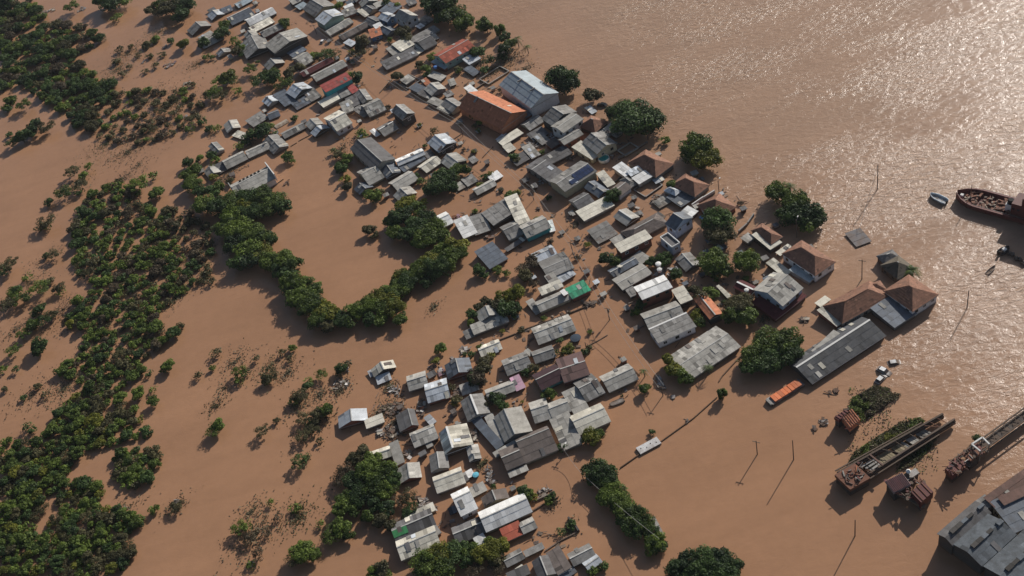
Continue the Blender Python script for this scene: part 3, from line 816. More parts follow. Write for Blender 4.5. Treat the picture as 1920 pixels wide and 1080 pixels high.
# small sheds and lean-tos wedged between the houses
VILL = [(350, 60), (470, 5), (800, 0), (880, 90), (940, 160), (1050, 190), (1180, 250), (1330, 340), (1480, 420), (1560, 490), (1500, 560), (1390, 600), (1300, 700), (1200, 700), (1140, 780), (1060, 860), (1000, 960), (1130, 1060), (960, 1075), (850, 1020), (740, 1040), (740, 960), (790, 860), (640, 790), (760, 700), (870, 620), (980, 480), (880, 420), (900, 360), (700, 370), (660, 300), (560, 270), (420, 340), (350, 330), (480, 240), (440, 160)]
def inp(x, y, pl):
    c = False; j = len(pl)-1
    for i in range(len(pl)):
        if (pl[i][1] > y) != (pl[j][1] > y) and x < (pl[j][0]-pl[i][0])*(y-pl[i][1])/(pl[j][1]-pl[i][1])+pl[i][0]: c = not c
        j = i
    return c
def clear(p, rad):
    """distance outside the nearest house footprint"""
    best = 99
    for h in HOUSES:
        cx, cy, a, hx, hy = h['rect']; dx, dy = p.x-cx, p.y-cy; lx, ly = dx*math.cos(a)+dy*math.sin(a), -dx*math.sin(a)+dy*math.cos(a)
        best = min(best, math.hypot(max(0, abs(lx)-hx), max(0, abs(ly)-hy)), key=float)
    return best
GAPS = []; rg = random.Random(42); tries = 0
while len(GAPS) < 260 and tries < 9000:
    tries += 1; x, y = rg.uniform(350, 1560), rg.uniform(0, 1075)
    if rg.random() > (1.25-y/1100) or not inp(x, y, VILL): continue
    p = P(x, y); d = clear(p, 0)
    if 1.1 < d < 4.2 and all((p.x-g[2].x)**2+(p.y-g[2].y)**2 > 9 for g in GAPS): GAPS.append((x, y, p, d))
nsh = 0
for x, y, p, d in GAPS:
    if d > 1.6 and nsh < 95:
        k = PXM(x, y); L_, W_ = rg.uniform(2.4, 4.2)*k/2, rg.uniform(1.8, 2.8)*k*.72/2
        if y > 600 and rg.random() < .35: continue
        house((x-L_*.75, y-W_*.1), (x-L_*.3, y+W_*.9), (x+L_*.7, y+W_*.1), 'm', rg.choice(('g2', 'g3', 'g1', 'g2', 'w2', 'br', 'g3', 'bd')), rg.uniform(.8, 2.0), wild=.5, cap=False, win=False); nsh += 1
# ---------------------------------------------------------------- vegetation
def card(mb, c, n, size, t, asp=1.5, rr=R):
    n = n.normalized(); u = n.orthogonal().normalized(); w = n.cross(u)
    th = rr.uniform(0, 6.28); u, w = u*math.cos(th)+w*math.sin(th), w*math.cos(th)-u*math.sin(th)
    u = u*size*asp*.5; w = w*size*.5
    mb.face([c-u, c-w*.9+u*.1, c+u, c+w*.9+u*.1], t)
def crown_mesh(name, ncard, leafsz, seed, flat=.75, lumps=11, spread=.62, gap=0.0, tall=0.0):
    """unit crown (radius about 1): lumps of leaf clumps with hollows between them"""
    rr = random.Random(seed); mb = MB(); L = []
    for i in range(lumps):
        a = rr.uniform(0, 6.28); r = spread*math.sqrt(rr.random()); z = rr.uniform(-.25, .55+tall)*(1-.5*r)
        L.append((Vector((math.cos(a)*r, math.sin(a)*r, z*flat)), rr.uniform(.20, .42), rr.uniform(-.36, .40)))
    for i in range(ncard):
        c, r, tt = rr.choice(L)
        d = Vector((rr.gauss(0, 1), rr.gauss(0, 1), rr.gauss(0, 1)*.8+.25)).normalized()
        k = rr.uniform(.55, 1.0)**.5 * (1+rr.gauss(0, .10))
        p = c + Vector((d.x, d.y, d.z*flat))*r*k
        nrm = d*1.0 + Vector((rr.gauss(0, .6), rr.gauss(0, .6), rr.gauss(0, .6)+.35))
        card(mb, p, nrm, leafsz*rr.uniform(.6, 1.35), max(0, min(1, .42+tt+rr.gauss(0, .13))), rr=rr)
    return mb.mesh(name)
def trunk_mesh(name, seed, n=4, h=1.0):
    rr = random.Random(seed); mb = MB()
    mb.tube((0, 0, -4/3.5), (0, 0, .1), .075, .055); 
    for i in range(n):
        a = i*6.28/n+rr.uniform(-.4, .4); r = rr.uniform(.35, .6)
        m = Vector((math.cos(a)*r*.5, math.sin(a)*r*.5, .3)); e = Vector((math.cos(a)*r, math.sin(a)*r, .45+rr.uniform(0, .3)))
        mb.tube((0, 0, .05), m, .05, .03, 5); mb.tube(m, e, .03, .012, 4)
    return mb.mesh(name)
TRUNKS = [trunk_mesh('trunk', 50+i, 4+i % 3) for i in range(4)]
for t in TRUNKS: t.materials.append(BARK)
CROWN = {}
def protos(kind):
    """leaf meshes by size class: small shrub, medium crown, large crown; dense or thin"""
    if not CROWN:
        CROWN['S'] = [crown_mesh('crown', 850, .22, 100+i, lumps=8, flat=.7, spread=.6) for i in range(5)]
        CROWN['M'] = [crown_mesh('crown', 2500, .12, 200+i, lumps=16+i % 4) for i in range(6)]
        CROWN['L'] = [crown_mesh('crown', 5600, .082, 300+i, lumps=32+i*3, spread=.78) for i in range(5)]
        CROWN['D'] = [crown_mesh('crown', 8000, .072, 400+i, lumps=50, spread=.74) for i in range(2)]
        CROWN['T'] = [crown_mesh('crown', 520, .11, 500+i, lumps=12, spread=.75, flat=.5) for i in range(6)]
        CROWN['V'] = [crown_mesh('crown', 2200, .11, 600+i, lumps=10, spread=.5, flat=1.15, tall=.3) for i in range(3)]
        CROWN['H'] = [crown_mesh('crown', 1300, .085, 700+i, lumps=18, spread=.8, flat=.42) for i in range(4)]
    return CROWN[kind]
LEAFMESH = {}
def leafy(kind, col):
    base = protos(kind)[R.randrange(len(protos(kind)))]
    k = (base.name, col)
    if k not in LEAFMESH:
        m = base.copy(); m.name = 'crown'; m.materials.clear(); m.materials.append(LEAF[col]); LEAFMESH[k] = m
    return LEAFMESH[k]
TREES = []; QUEUE = []
def tree(x, y, rpx, col='g', size=None, name=None, group=None, zf=.55):
    r = rpx*(1.17 if rpx < 19 else 1.06)/PXM(x, y)
    if size is None: size = 'S' if r < 1.7 else 'M' if r < 3.6 else 'L'
    shrub = r < 3.0 or size in 'THS'
    QUEUE.append([rpx, x, y, r, col, size, group, zf, shrub])
def place_tree(q):
    rpx, x, y, r, col, size, group, zf, shrub = q
    zc = r*zf+.3; p = P(x, y, zc)
    o = empty('shrub' if shrub else 'tree', (p.x, p.y, 0), R.uniform(0, 6.28))
    c = bpy.data.objects.new('crown', leafy(size, col)); link(c); c.parent = o
    c.location = (0, 0, zc); c.scale = (r*R.uniform(.92, 1.1), r*R.uniform(.92, 1.1), r*R.uniform(.8, 1.15)); c.rotation_euler = (0, 0, R.uniform(0, 6.28))
    t = bpy.data.objects.new('trunk', TRUNKS[R.randrange(4)]); link(t); t.parent = o
    s = r*.8; t.location = (0, 0, zc-.35*r); t.scale = (s*.8, s*.8, s)
    if size in 'TH': t.scale = (s*.3, s*.3, s*.5)
    TREES.append(dict(o=o, px=(x, y), col=col, size=size, r=r, cat='shrub' if shrub else 'tree', group=group, shrub=shrub))
def join_trees(qs, name, lab, cat, ncard, lf):
    """the many smallest crowns, joined"""
    import numpy as np
    prot = []
    for i in range(5):
        m = crown_mesh('tmp', ncard, lf, 800+i, lumps=14, spread=.7)
        n = len(m.vertices); v = np.empty(n*3, np.float32); m.vertices.foreach_get('co', v)
        t = np.empty(len(m.polygons), np.float32); m.attributes['tint'].data.foreach_get('value', t); prot.append((v.reshape(-1, 3), t)); bpy.data.meshes.remove(m)
    cols = 'gdyob'; V_, T_, M_ = [], [], []
    for q in qs:
        rpx, x, y, r, col, size, group, zf, shrub = q
        zc = r*zf*.8+.2; p = P(x, y, zc); v, t = prot[R.randrange(5)]; a = R.uniform(0, 6.28); ca, sa = math.cos(a), math.sin(a)
        if size in 'TH': v = v.reshape(-1, 4, 3)[::3].reshape(-1, 3); t = t[::3]
        w = v*r*R.uniform(.9, 1.1); w = np.stack([w[:, 0]*ca-w[:, 1]*sa, w[:, 0]*sa+w[:, 1]*ca, w[:, 2]*R.uniform(.75, 1.1)], 1)+np.array([p.x, p.y, zc], np.float32)
        V_.append(w.astype(np.float32)); T_.append(np.clip(t+R.uniform(0, .4), 0, 1.4)); M_.append(np.full(len(t), cols.index(col), np.int32))
    v = np.concatenate(V_); t = np.concatenate(T_).astype(np.float32); mi = np.concatenate(M_); nf = len(t)
    me = bpy.data.meshes.new(name); me.vertices.add(len(v)); me.vertices.foreach_set('co', v.ravel())
    me.loops.add(nf*4); me.loops.foreach_set('vertex_index', np.arange(nf*4, dtype=np.int32))
    me.polygons.add(nf); me.polygons.foreach_set('loop_start', np.arange(0, nf*4, 4, dtype=np.int32)); me.polygons.foreach_set('loop_total', np.full(nf, 4, np.int32))
    for c in cols: me.materials.append(LEAF[c])
    me.polygons.foreach_set('material_index', mi)
    at = me.attributes.new('tint', 'FLOAT', 'FACE'); at.data.foreach_set('value', t); me.update(calc_edges=True)
    o = bpy.data.objects.new(name, me); link(o); tag(o, lab, cat, None, 'stuff')
def plant_all():
    tr = sorted([q for q in QUEUE if not q[8]], key=lambda q: -q[0]); sh = sorted([q for q in QUEUE if q[8]], key=lambda q: -q[0])
    for q in tr[:295]+sh[:295]: place_tree(q)
    if tr[295:]: join_trees(tr[295:], 'woodland', 'remaining smaller tree crowns closing the flooded woodland canopy', 'woodland', 1100, .14)
    if sh[295:]: join_trees(sh[295:], 'undergrowth', 'small shrubs and weeds standing out of the flood', 'undergrowth', 480, .19)
def inpoly(x, y, pl):
    c = False; j = len(pl)-1
    for i in range(len(pl)):
        if (pl[i][1] > y) != (pl[j][1] > y) and x < (pl[j][0]-pl[i][0])*(y-pl[i][1])/(pl[j][1]-pl[i][1])+pl[i][0]: c = not c
        j = i
    return c
# single trees read off the photograph:  x y radius colour [class]
TL = """
1055 152 33 d D;1188 222 44 d D;1212 228 32 d D;1160 208 26 d D;1308 275 30 g L;1322 296 28 y L;1296 290 24 g L;1247 263 11 g;1112 178 18 o M;
1458 362 26 g L;1492 382 28 g L;1512 402 30 d L;1486 402 26 d L;1528 412 22 d L;1515 425 20 g M;
1345 415 30 d L;1350 440 28 o L;1338 492 28 g L;1355 508 22 g M;1400 490 27 g L;1385 572 26 o L;1372 590 22 g M;1398 592 24 g M;
1440 640 30 g L;1474 642 30 g L;1416 668 26 g L;1440 678 28 d L;1478 664 26 d L;1405 690 18 d M;
1318 560 20 o M;1300 545 14 o M;1332 552 16 g M;1306 592 13 y M;1312 606 12 g M;1265 690 20 y M;1278 704 16 g M;1252 678 14 y V;1290 712 12 g M;
1210 727 12 g M;1355 740 12 g V;1108 820 18 y M;1122 816 12 g M;1052 838 10 d M;1200 572 13 d M;1190 585 10 g;1138 484 16 d M;1155 490 12 g M;
1266 514 13 d M;1222 490 13 d M;1243 488 16 d M;1150 368 16 d M;1140 374 11 g;1262 345 12 g M;
830 8 32 d L;800 4 20 d M;848 28 26 g L;826 30 20 d M;870 42 20 g L;912 52 17 g V;904 46 14 g M;938 58 13 g V;947 70 12 d M;955 82 14 g M;
680 86 20 o V;672 98 14 o V;756 62 16 o M;762 72 12 o M;668 146 15 d M;660 138 8 y;612 102 14 d M;628 100 10 d M;600 108 12 g M;590 104 10 g M;
1000 510 0 b;534 44 12 g M;530 40 8 y;632 12 11 g M;725 6 10 d M;808 108 10 g M;798 130 12 g M;788 122 10 o M;746 142 12 o M;860 130 9 o M;800 140 8 d M;
895 98 14 d M;920 112 14 d T;910 130 10 d M;945 100 14 d V;888 218 9 d M;900 228 9 g M;906 222 8 g;882 210 7 d;962 292 11 d M;970 300 8 o;
490 246 20 d M;475 252 14 d M;500 240 13 g M;460 262 12 d M;452 272 10 d M;540 294 13 g M;548 300 8 g;398 290 11 d M;405 300 8 g;485 150 16 d M;510 146 16 d M;530 156 14 o M;545 138 16 o M;560 128 13 o M;505 134 12 g M;
425 143 18 y M;410 150 12 g M;432 152 14 d M;400 172 14 g M;390 178 12 y M;415 178 12 o M;445 170 10 y M;382 80 12 d;416 62 16 d M;420 48 13 g M;386 106 9 g;440 76 10 o;442 96 12 o M;452 92 10 g;470 130 11 o T;
344 80 14 y M;322 76 9 d;318 14 24 o L;345 8 22 d L;340 28 18 d M;285 20 14 o M;300 8 16 g M;210 6 22 d L;190 4 18 d M;228 2 16 d M;135 12 13 o M;218 32 10 y;
365 318 16 g M;350 330 14 g M;362 344 20 g L;376 358 16 d M;352 305 12 d M;372 298 10 g M;395 360 18 d M;408 352 14 g M;400 332 9 y M;430 342 10 o;
385 385 24 g L;412 388 24 d L;440 380 26 g L;465 372 24 d L;490 368 24 g L;512 378 24 g L;530 388 18 d M;500 392 22 g L;470 398 24 d L;435 405 24 g L;455 390 22 y M;
420 425 24 g L;448 432 26 g L;476 436 22 g L;498 442 20 g M;510 450 14 d M;440 458 24 d L;470 465 26 g L;492 472 22 y L;468 486 22 d L;448 492 18 d M;505 490 22 g L;530 488 24 g L;548 492 18 g M;520 505 20 d M;540 512 20 d M;
545 535 24 g L;570 530 20 g M;592 545 20 g M;560 558 26 g L;585 572 26 g L;605 580 22 y M;600 598 22 g L;572 584 16 d M;622 590 20 y M;614 610 16 o M;640 598 20 d L;655 585 18 g M;655 605 16 g M;
672 585 20 g L;690 575 22 g L;706 560 22 y L;722 575 24 g L;740 580 22 y L;750 598 16 g M;735 560 20 y M;748 545 22 g L;722 545 18 g M;765 530 22 d L;752 520 18 y M;775 515 20 g L;745 530 16 g M;690 600 16 d M;712 600 16 g M;
790 505 22 g L;806 490 22 y L;820 500 24 d L;840 488 24 g L;858 475 20 g L;845 460 20 y M;865 462 16 y M;830 470 20 g L;812 515 18 d M;800 530 14 d M;
780 425 26 d L;752 405 24 d L;735 415 20 d M;760 385 18 y M;780 390 20 g M;800 410 20 d L;815 425 20 g L;800 445 24 g L;825 445 20 g M;785 455 18 g M;740 435 18 g M;765 440 20 d M;770 375 10 y M;795 380 10 y;692 430 13 o M;700 440 10 o;
820 348 22 d L;838 330 20 d L;825 330 16 d M;858 318 15 g M;874 318 13 g M;805 355 14 d M;845 352 14 d M;790 340 9 g;778 330 8 d;700 368 15 g M;688 364 10 d M;712 362 10 o;
650 298 13 g M;636 292 11 o M;640 316 12 d M;648 336 11 y M;652 348 12 o M;632 310 10 d;626 284 8 d;920 326 7 y;908 332 8 d M;958 366 12 g M;970 362 8 y;680 255 10 o V;675 246 10 o M;815 246 11 o T;
968 548 20 y M;955 560 16 y M;940 558 14 y M;930 572 16 o M;912 566 12 o M;945 580 18 d M;965 580 14 d M;900 578 12 o M;885 588 12 d M;880 605 9 g;990 500 18 b H;985 516 14 o M;1000 530 12 b H;998 485 12 b M;978 505 12 o H;
898 508 13 d M;908 516 8 d;932 508 10 g;950 512 8 g;905 690 20 o M;898 708 18 b M;912 675 14 o M;888 700 13 b H;920 668 9 y M;884 664 9 d M;890 712 14 d M;900 652 8 g;
932 744 15 d M;935 758 12 d M;917 752 12 o H;945 762 10 d M;855 748 10 o M;846 726 9 o M;826 654 12 g M;815 676 9 y M;1032 738 13 g M;1022 742 9 g;1065 656 13 y M;1056 660 9 y;1042 662 9 d T;1048 638 9 d M;1000 692 10 o M;985 700 9 d M;978 692 8 o T;1096 660 8 d;
680 848 20 o M;665 862 18 o M;700 862 18 g M;650 880 18 b H;640 895 18 b H;690 884 26 g L;722 886 24 g L;738 902 18 d M;668 900 24 d L;700 912 26 g L;725 920 20 g L;675 930 24 d L;650 938 20 g L;640 955 18 g M;662 952 18 g M;700 945 20 d M;712 972 18 o M;725 955 18 d M;690 968 16 g M;735 985 14 o M;745 940 14 b H;765 930 16 o H;770 950 14 d H;762 965 12 d M;
640 990 20 g M;622 1000 16 g M;655 1002 14 g M;568 1035 24 g L;552 1045 16 d M;590 1040 14 g M;710 1068 24 o M;720 1075 16 g M;700 1075 16 g M;
800 1055 28 g L;822 1045 26 y L;845 1038 24 d L;830 1070 26 g L;862 1030 18 d M;885 1035 20 g L;905 1040 22 y L;925 1032 22 y L;940 1022 18 y M;920 1015 14 g M;932 1050 16 o M;875 1050 16 d M;890 1068 16 b H;930 1065 14 b H;
1118 882 26 d L;1134 892 26 d L;1110 896 16 d M;1142 906 22 g L;1148 928 26 g L;1162 940 22 g L;1135 935 18 g M;1172 958 22 g L;1190 968 26 g L;1206 985 22 g L;1188 992 22 d L;1168 975 18 d M;1222 1000 16 d M;1232 1015 18 g M;1222 1025 18 g M;1240 1025 13 d M;
1290 1058 26 d L;1315 1050 28 d L;1345 1050 26 d L;1370 1062 24 d L;1330 1075 28 d L;1270 1068 22 d L;1300 1078 24 d L;1365 1080 24 d L;
980 920 13 d M;992 926 12 g M;1002 932 8 y;1028 940 8 g;1036 930 9 d M;1072 984 9 d;1052 996 9 d T;1130 1062 10 d;1110 1070 10 g;1222 808 7 d;
405 662 10 g M;450 698 13 g M;448 712 10 o;370 702 9 g;398 690 7 g;412 796 17 g M;400 806 14 d M;492 806 13 o M;518 788 7 o;562 866 14 d M;575 858 8 g;505 704 14 o M;500 712 10 g;548 652 9 g;532 660 9 o;478 672 8 d;465 694 9 g;545 672 9 o T;
560 742 14 o M;552 752 10 g;575 726 12 d M;602 702 11 d M;578 714 8 o;610 770 14 g M;596 778 14 o M;570 782 12 o M;588 800 12 o H;565 816 12 o H;600 826 9 o T;580 790 10 d T;640 690 13 d M;650 684 10 d M;636 698 9 d;
290 956 11 g M;330 948 12 o T;552 954 10 o M;558 950 9 d;505 944 9 b T;450 990 14 o T;462 985 10 g T;465 1010 12 b T;598 984 9 o T;500 1000 9 b T;520 970 9 b T;485 1040 14 b T;470 1058 9 o T;
100 476 12 g M;85 480 8 d;90 380 11 d M;120 360 16 g H;150 345 14 o H;155 330 10 g M;135 322 14 o H;165 314 10 g M;148 360 10 d;85 415 16 o H;88 425 10 g H;75 428 10 d;
50 520 10 d;75 540 16 d M;28 545 14 d M;110 540 12 o;15 495 16 g H;8 508 12 d H;25 548 14 g M;40 560 16 g M;12 572 14 g M;75 578 12 d M;65 588 9 d;92 528 9 o;115 545 10 d;100 590 9 o;
60 610 14 g M;80 600 14 d M;95 590 12 g M;45 625 12 g M;75 645 18 d M;72 655 14 d M;25 655 14 g H;130 610 12 y M;140 605 9 y;8 692 10 d;30 694 9 d;70 724 8 o;85 738 9 d;45 745 7 d;10 728 8 o;50 800 9 d;60 806 9 d;
325 625 13 d M;330 618 10 g;316 685 13 g M;310 692 10 d;278 700 8 d;258 738 14 g M;288 752 13 g M;286 730 7 d;305 640 12 g M;338 612 8 o;292 615 14 g M;
330 340 0 g;295 362 14 g M;285 368 10 d;260 345 22 g H;290 328 10 o H;220 348 10 o T;10 200 10 o T;20 190 12 g;45 196 13 g M;15 205 9 d;
25 265 12 d M;40 258 16 d M;55 250 16 d M;65 235 14 d M;85 238 14 g M;18 252 8 d;8 8 18 d M;25 6 14 o M;405 240 8 d;390 242 8 d;365 222 12 g M;378 228 10 d;355 240 10 g
"""
def parse_trees(txt):
    for e in txt.replace('\n', '').split(';'):
        e = e.strip()
        if not e: continue
        q = e.split(); x, y, r = map(float, q[:3])
        if r < 3: continue
        col, sz = q[3], q[4] if len(q) > 4 else None
        if r < 17 and x < 690 and not (340 < x < 680 and 290 < y < 620) and R.random() < .6:
            sz = 'H'; col = R.choice((col, 'o', 'g')); r *= 1.15
        tree(x, y, r, col, sz)
parse_trees(TL)
# flooded woodland down the left edge
WOODS = [
 ('the top left wood', [(0, 20), (60, 0), (75, 25), (95, 50), (150, 45), (175, 62), (190, 75), (160, 95), (130, 110), (165, 130), (210, 165), (215, 185), (190, 205), (185, 240), (160, 245), (130, 215), (85, 185), (50, 175), (35, 150), (0, 175)], 12, (8, 14), 'ddddgggob'),
 ('the olive scrub left of the village', [(235, 85), (300, 70), (310, 110), (280, 135), (230, 140), (210, 110)], 19, (7, 11), 'oTgT'),
 ('the upper olive scrub belt', [(215, 175), (300, 165), (360, 160), (375, 200), (350, 240), (300, 262), (240, 270), (180, 260), (200, 215)], 14, (7, 11), 'oToTogTb'),
 ('the central left wood', [(180, 355), (225, 340), (255, 350), (270, 380), (300, 395), (320, 385), (330, 400), (300, 420), (310, 440), (335, 470), (345, 500), (345, 545), (335, 570), (300, 580), (290, 600), (310, 640), (280, 668), (265, 700), (220, 730), (160, 735), (150, 712), (105, 700), (120, 680), (150, 660), (165, 620), (120, 590), (150, 560), (180, 545), (170, 520), (140, 510), (140, 440), (135, 410)], 11.8, (7.5, 13.5), 'ggggddgoTb'),
 ('the lower left wood', [(115, 760), (160, 735), (210, 740), (250, 760), (270, 800), (285, 815), (250, 825), (200, 835), (150, 850), (130, 880), (105, 905), (80, 950), (60, 990), (70, 1010), (90, 1000), (110, 960), (100, 930), (110, 905), (150, 900), (195, 915), (190, 950), (240, 960), (262, 980), (240, 1010), (250, 1045), (210, 1080), (0, 1080), (0, 830), (60, 835), (100, 800)], 12.5, (9, 15), 'ggggddgyTo'),
 ('the wooded spit at lower left', [(215, 855), (250, 845), (295, 840), (300, 870), (275, 905), (235, 920), (215, 890)], 12, (8, 14), 'gggdo'),
 ('the fringe right of the left wood', [(310, 395), (350, 400), (390, 430), (400, 480), (370, 500), (345, 480), (320, 430)], 15, (8, 13), 'obdT'),
 ('the fringe below the left wood', [(345, 490), (400, 500), (395, 530), (350, 540), (345, 520)], 15, (8, 12), 'odT'),
]
for lab, pl, md, (r0, r1), cols in WOODS:
    xs = [p[0] for p in pl]; ys = [p[1] for p in pl]; pts = []
    for _ in range(4000):
        x, y = R.uniform(min(xs), max(xs)), R.uniform(min(ys), max(ys))
        if not inpoly(x, y, pl): continue
        if all((x-a)**2+(y-b)**2 > md*md for a, b in pts):
            pts.append((x, y))
    pts.sort(key=lambda p: p[1])
    for x, y in pts:
        c = R.choice(cols); sz = None
        if c == 'T': c = 'o'; sz = 'H'
        r_ = R.uniform(r0, r1)
        u_ = (x-min(xs))/(max(xs)-min(xs)); v_ = (y-min(ys))/(max(ys)-min(ys))
        tree(x, y-r_*.2, r_, c, sz, group='trees of '+('upper', 'middle', 'lower')[min(2, int(v_*3))]+' '+('left part', 'centre', 'right part')[min(2, int(u_*3))]+' of '+lab, zf=.38)

# thin weeds, twigs and rafts of loose leaves on the water
def raft(x, y, rpx, n, col='o', name='floating_weeds', lab='thin weeds and twigs showing above the flood', hmax=.5, el=1.0, seed=1):
    rr = random.Random(seed); mb = MB(); k = PXM(x, y); c0 = P(x, y)
    ax = math.atan2(S.y, S.x)
    for i in range(n):
        a = rr.uniform(0, 6.28); r = abs(rr.gauss(0, .5))*rpx/k
        p = Vector((math.cos(a)*r*el, math.sin(a)*r, 0))
        m = Matrix.Rotation(0.7, 3, 'Z') @ p
        card(mb, c0+m+Vector((0, 0, rr.uniform(.04, hmax))), Vector((rr.gauss(0, .5), rr.gauss(0, .5), 1)), rr.uniform(.2, .55), rr.uniform(.1, .9), rr=rr)
    o = mb.build(name, LEAF[col]); tag(o, lab, name.split('_')[-1], None, 'stuff'); return o
WE = """505 690 40 90 o;540 700 30 60 b;560 760 34 80 o;590 800 42 120 o;600 740 26 50 b;480 1000 60 160 b;560 970 40 90 o;470 960 30 50 b;330 950 26 60 o;330 560 30 60 o;350 520 40 120 b;370 480 40 120 o;
300 450 40 100 b;220 130 60 160 o;270 190 60 220 o;330 190 50 180 o;290 240 60 220 o;240 285 50 160 b;200 270 50 150 o;240 100 50 120 b;300 60 50 130 b;370 120 40 70 o;90 480 30 40 b;120 730 50 110 b;60 740 50 60 b;
140 350 40 90 o;60 530 50 80 o;130 600 50 80 b;230 960 40 60 b;440 680 40 70 b;405 760 24 40 o;420 730 30 30 b;815 575 14 40 o;120 580 40 60 b;30 620 40 60 o;260 310 30 40 b;230 335 34 50 b;180 640 40 50 b;
980 180 22 60 o;960 110 30 120 b;930 130 30 130 b;985 130 24 60 b;900 120 26 90 b;640 730 26 70 b;720 770 30 90 b;745 790 24 90 b;760 800 20 60 b;730 725 14 50 b;1040 945 14 40 b;1068 990 16 60 b;1080 380 14 20 b;
640 60 10 20 o;470 270 20 40 o;430 330 24 60 b;410 340 20 50 b;640 280 20 60 o;1430 600 20 40 b;905 870 12 40 o;1185 460 16 40 b;1115 440 14 30 b;1080 420 14 30 b"""
for i, e in enumerate(WE.replace('\n', '').split(';')):
    q = e.split(); raft(float(q[0]), float(q[1]), float(q[2]), int(float(q[3])*4.2), 's' if i % 3 else q[4], seed=900+i, el=1.6)
# weeds and rubbish in the yards between the houses
for i, (x, y, p, d) in enumerate(GAPS):
    if i % 3 == 0: tree(x, y, rg.uniform(4, 7.5), rg.choice('ggdoyb'), 'S')
plant_all()
# palms
def palm(x, y, hpx, rpx, label, nf=15):
    k = PXM(x, y); r = rpx/k; b = P(x, y); h = max(2.5, hpx/k/.73)
    o = empty('palm_tree', b, 0); tag(o, label, 'palm')
    t = MB(); prev = Vector((0, 0, -3))
    for i in range(1, 7):
        q = Vector((.25*math.sin(i*.5), .2*math.cos(i*.6)-.2, -3+(h+3)*i/6)); t.tube(prev, q, .22-.015*i, .205-.015*i, 7); prev = q
    t.build('trunk', BARK, o)
    top = prev
    for i in range(nf):
        a = i*6.283/nf+R.uniform(-.15, .15); el = R.uniform(.0, .9); f = MB(); n = 9
        pts = []
        for j in range(n+1):
            s = j/n; pts.append(top+Vector((math.cos(a)*r*s*math.cos(el*.6), math.sin(a)*r*s*math.cos(el*.6), r*(math.sin(el)*s-.85*s*s))))
        side = Vector((-math.sin(a), math.cos(a), 0))
        for j in range(n):
            wd = r*.24*math.sin(math.pi*(.12+.85*(j+.5)/n)); d = (pts[j+1]-pts[j])
            for sg in (-1, 1):
                for q in (0, .5):
                    b0 = pts[j]+d*q; e0 = b0+side*sg*wd+d*.8-Vector((0, 0, wd*.35))
                    f.face([b0, b0+d*.34, e0+d*.05, e0], R.uniform(.2, .75))
        f.build('frond', LEAF['g' if i % 3 else 'd'], o)
    return o
palm(1706, 519, 14, 22, 'lone dark green palm beside the small tiled house standing in the river', 18)
palm(1693, 513, 10, 13, 'lower palm tuft tucked against the small tiled house in the river', 12)
palm(1327, 699, 14, 13, 'palm leaning over the eave of the large patched grey roof', 12)
palm(1284, 712, 10, 13, 'palm at the bottom corner of the large patched grey roof', 12)
palm(1481, 368, 20, 15, 'tall palm rising above the river trees left of the flooded slab', 14)
palm(972, 90, 16, 14, 'palm at the right end of the tree row on the upper river bank', 12)
palm(990, 100, 12, 11, 'small palm farthest out on the upper river bank', 12)
palm(1207, 705, 10, 11, 'small palm beside the long grey gabled roof near the wire crossing', 12)
palm(533, 52, 10, 10, 'small palm by the white roof near the top street', 10)
# ---------------------------------------------------------------- poles, cables, walls in the water
def pole(x, y, hpx, label, arm=True, lamp=False, box=False, lean=0.0, grp=None):
    b = P(x, y); k = PXM(x, y); h = hpx/(k*.72)
    o = empty('utility_pole', b, 0.9); tag(o, label, 'pole', grp)
    MB().tube((0, 0, -4), (lean*h, 0, h), .17, .11, 8).build('shaft', POLE, o)
    if arm:
        MB().box((lean*h, 0, h-.45), (.12, 2.0, .14)).build('crossarm', WOOD, o)
        for s in (-.85, 0.3, .85): MB().tube((lean*h, s, h-.38), (lean*h, s, h-.12), .06, .04, 6).build('insulator', TRIMG, o)
    if lamp:
        l = MB().tube((lean*h, 0, h-.9), (1.5, 0, h-.2), .05).build('lamp_arm', STEEL, o); MB().box((1.75, 0, h-.18), (.7, .3, .14)).build('lamp_head', TRIM, o)
    if box: MB().tube((.35, 0, h-2.2), (.35, 0, h-1.1), .32, .32, 10).build('transformer', STEEL, o)
    return Vector((b.x, b.y, h-.1))
t1 = pole(1645, 355, 43, 'tall dark pole standing alone in the river above the flooded slab', arm=False)
pole(1420, 852, 30, 'shorter of the two poles standing in open water below the orange barge', arm=True)
pole(1488, 862, 43, 'taller of the two poles standing in open water below the orange barge', arm=False)
pole(1603, 1005, 39, 'pole in open water between the truss barge and the bottom edge', arm=False)
pole(1813, 578, 34, 'pole right of the brown-roofed houses in the glittering river', arm=False)
pole(1616, 523, 36, 'pole between the flooded slab and the brown-roofed river houses', arm=True)
p1_ = pole(1074, 474, 20, 'street pole with crossarm beside the grey roofs above the green roof', arm=True)
p2_ = pole(1143, 600, 24, 'street pole carrying a transformer right of the green roof', arm=True, box=True)
p3_ = pole(1243, 742, 20, 'street pole where the cables cross by the patched grey hall', arm=True)
p4_ = pole(1059, 852, 15, 'street pole at the corner below the cream gabled roof', arm=True, lamp=True)
p5_ = pole(1494, 445, 32, 'white street lamp pole in front of the river trees', arm=False, lamp=True)
p6_ = pole(1349, 367, 26, 'lamp pole on the river bank beside the brown hip roofs', arm=False, lamp=True)
p7_ = pole(1215, 262, 26, 'lamp pole below the huge round river tree', arm=False, lamp=True)
p8_ = pole(1001, 375, 17, 'street pole above the white and grey gabled roofs', arm=True)
p9_ = pole(868, 255, 22, 'street pole left of the orange-roofed hall', arm=True)
pA_ = pole(736, 168, 16, 'street pole beside the small walled white house in the upper street', arm=True)
pB_ = pole(594, 64, 15, 'street pole at the top road bend', arm=True)
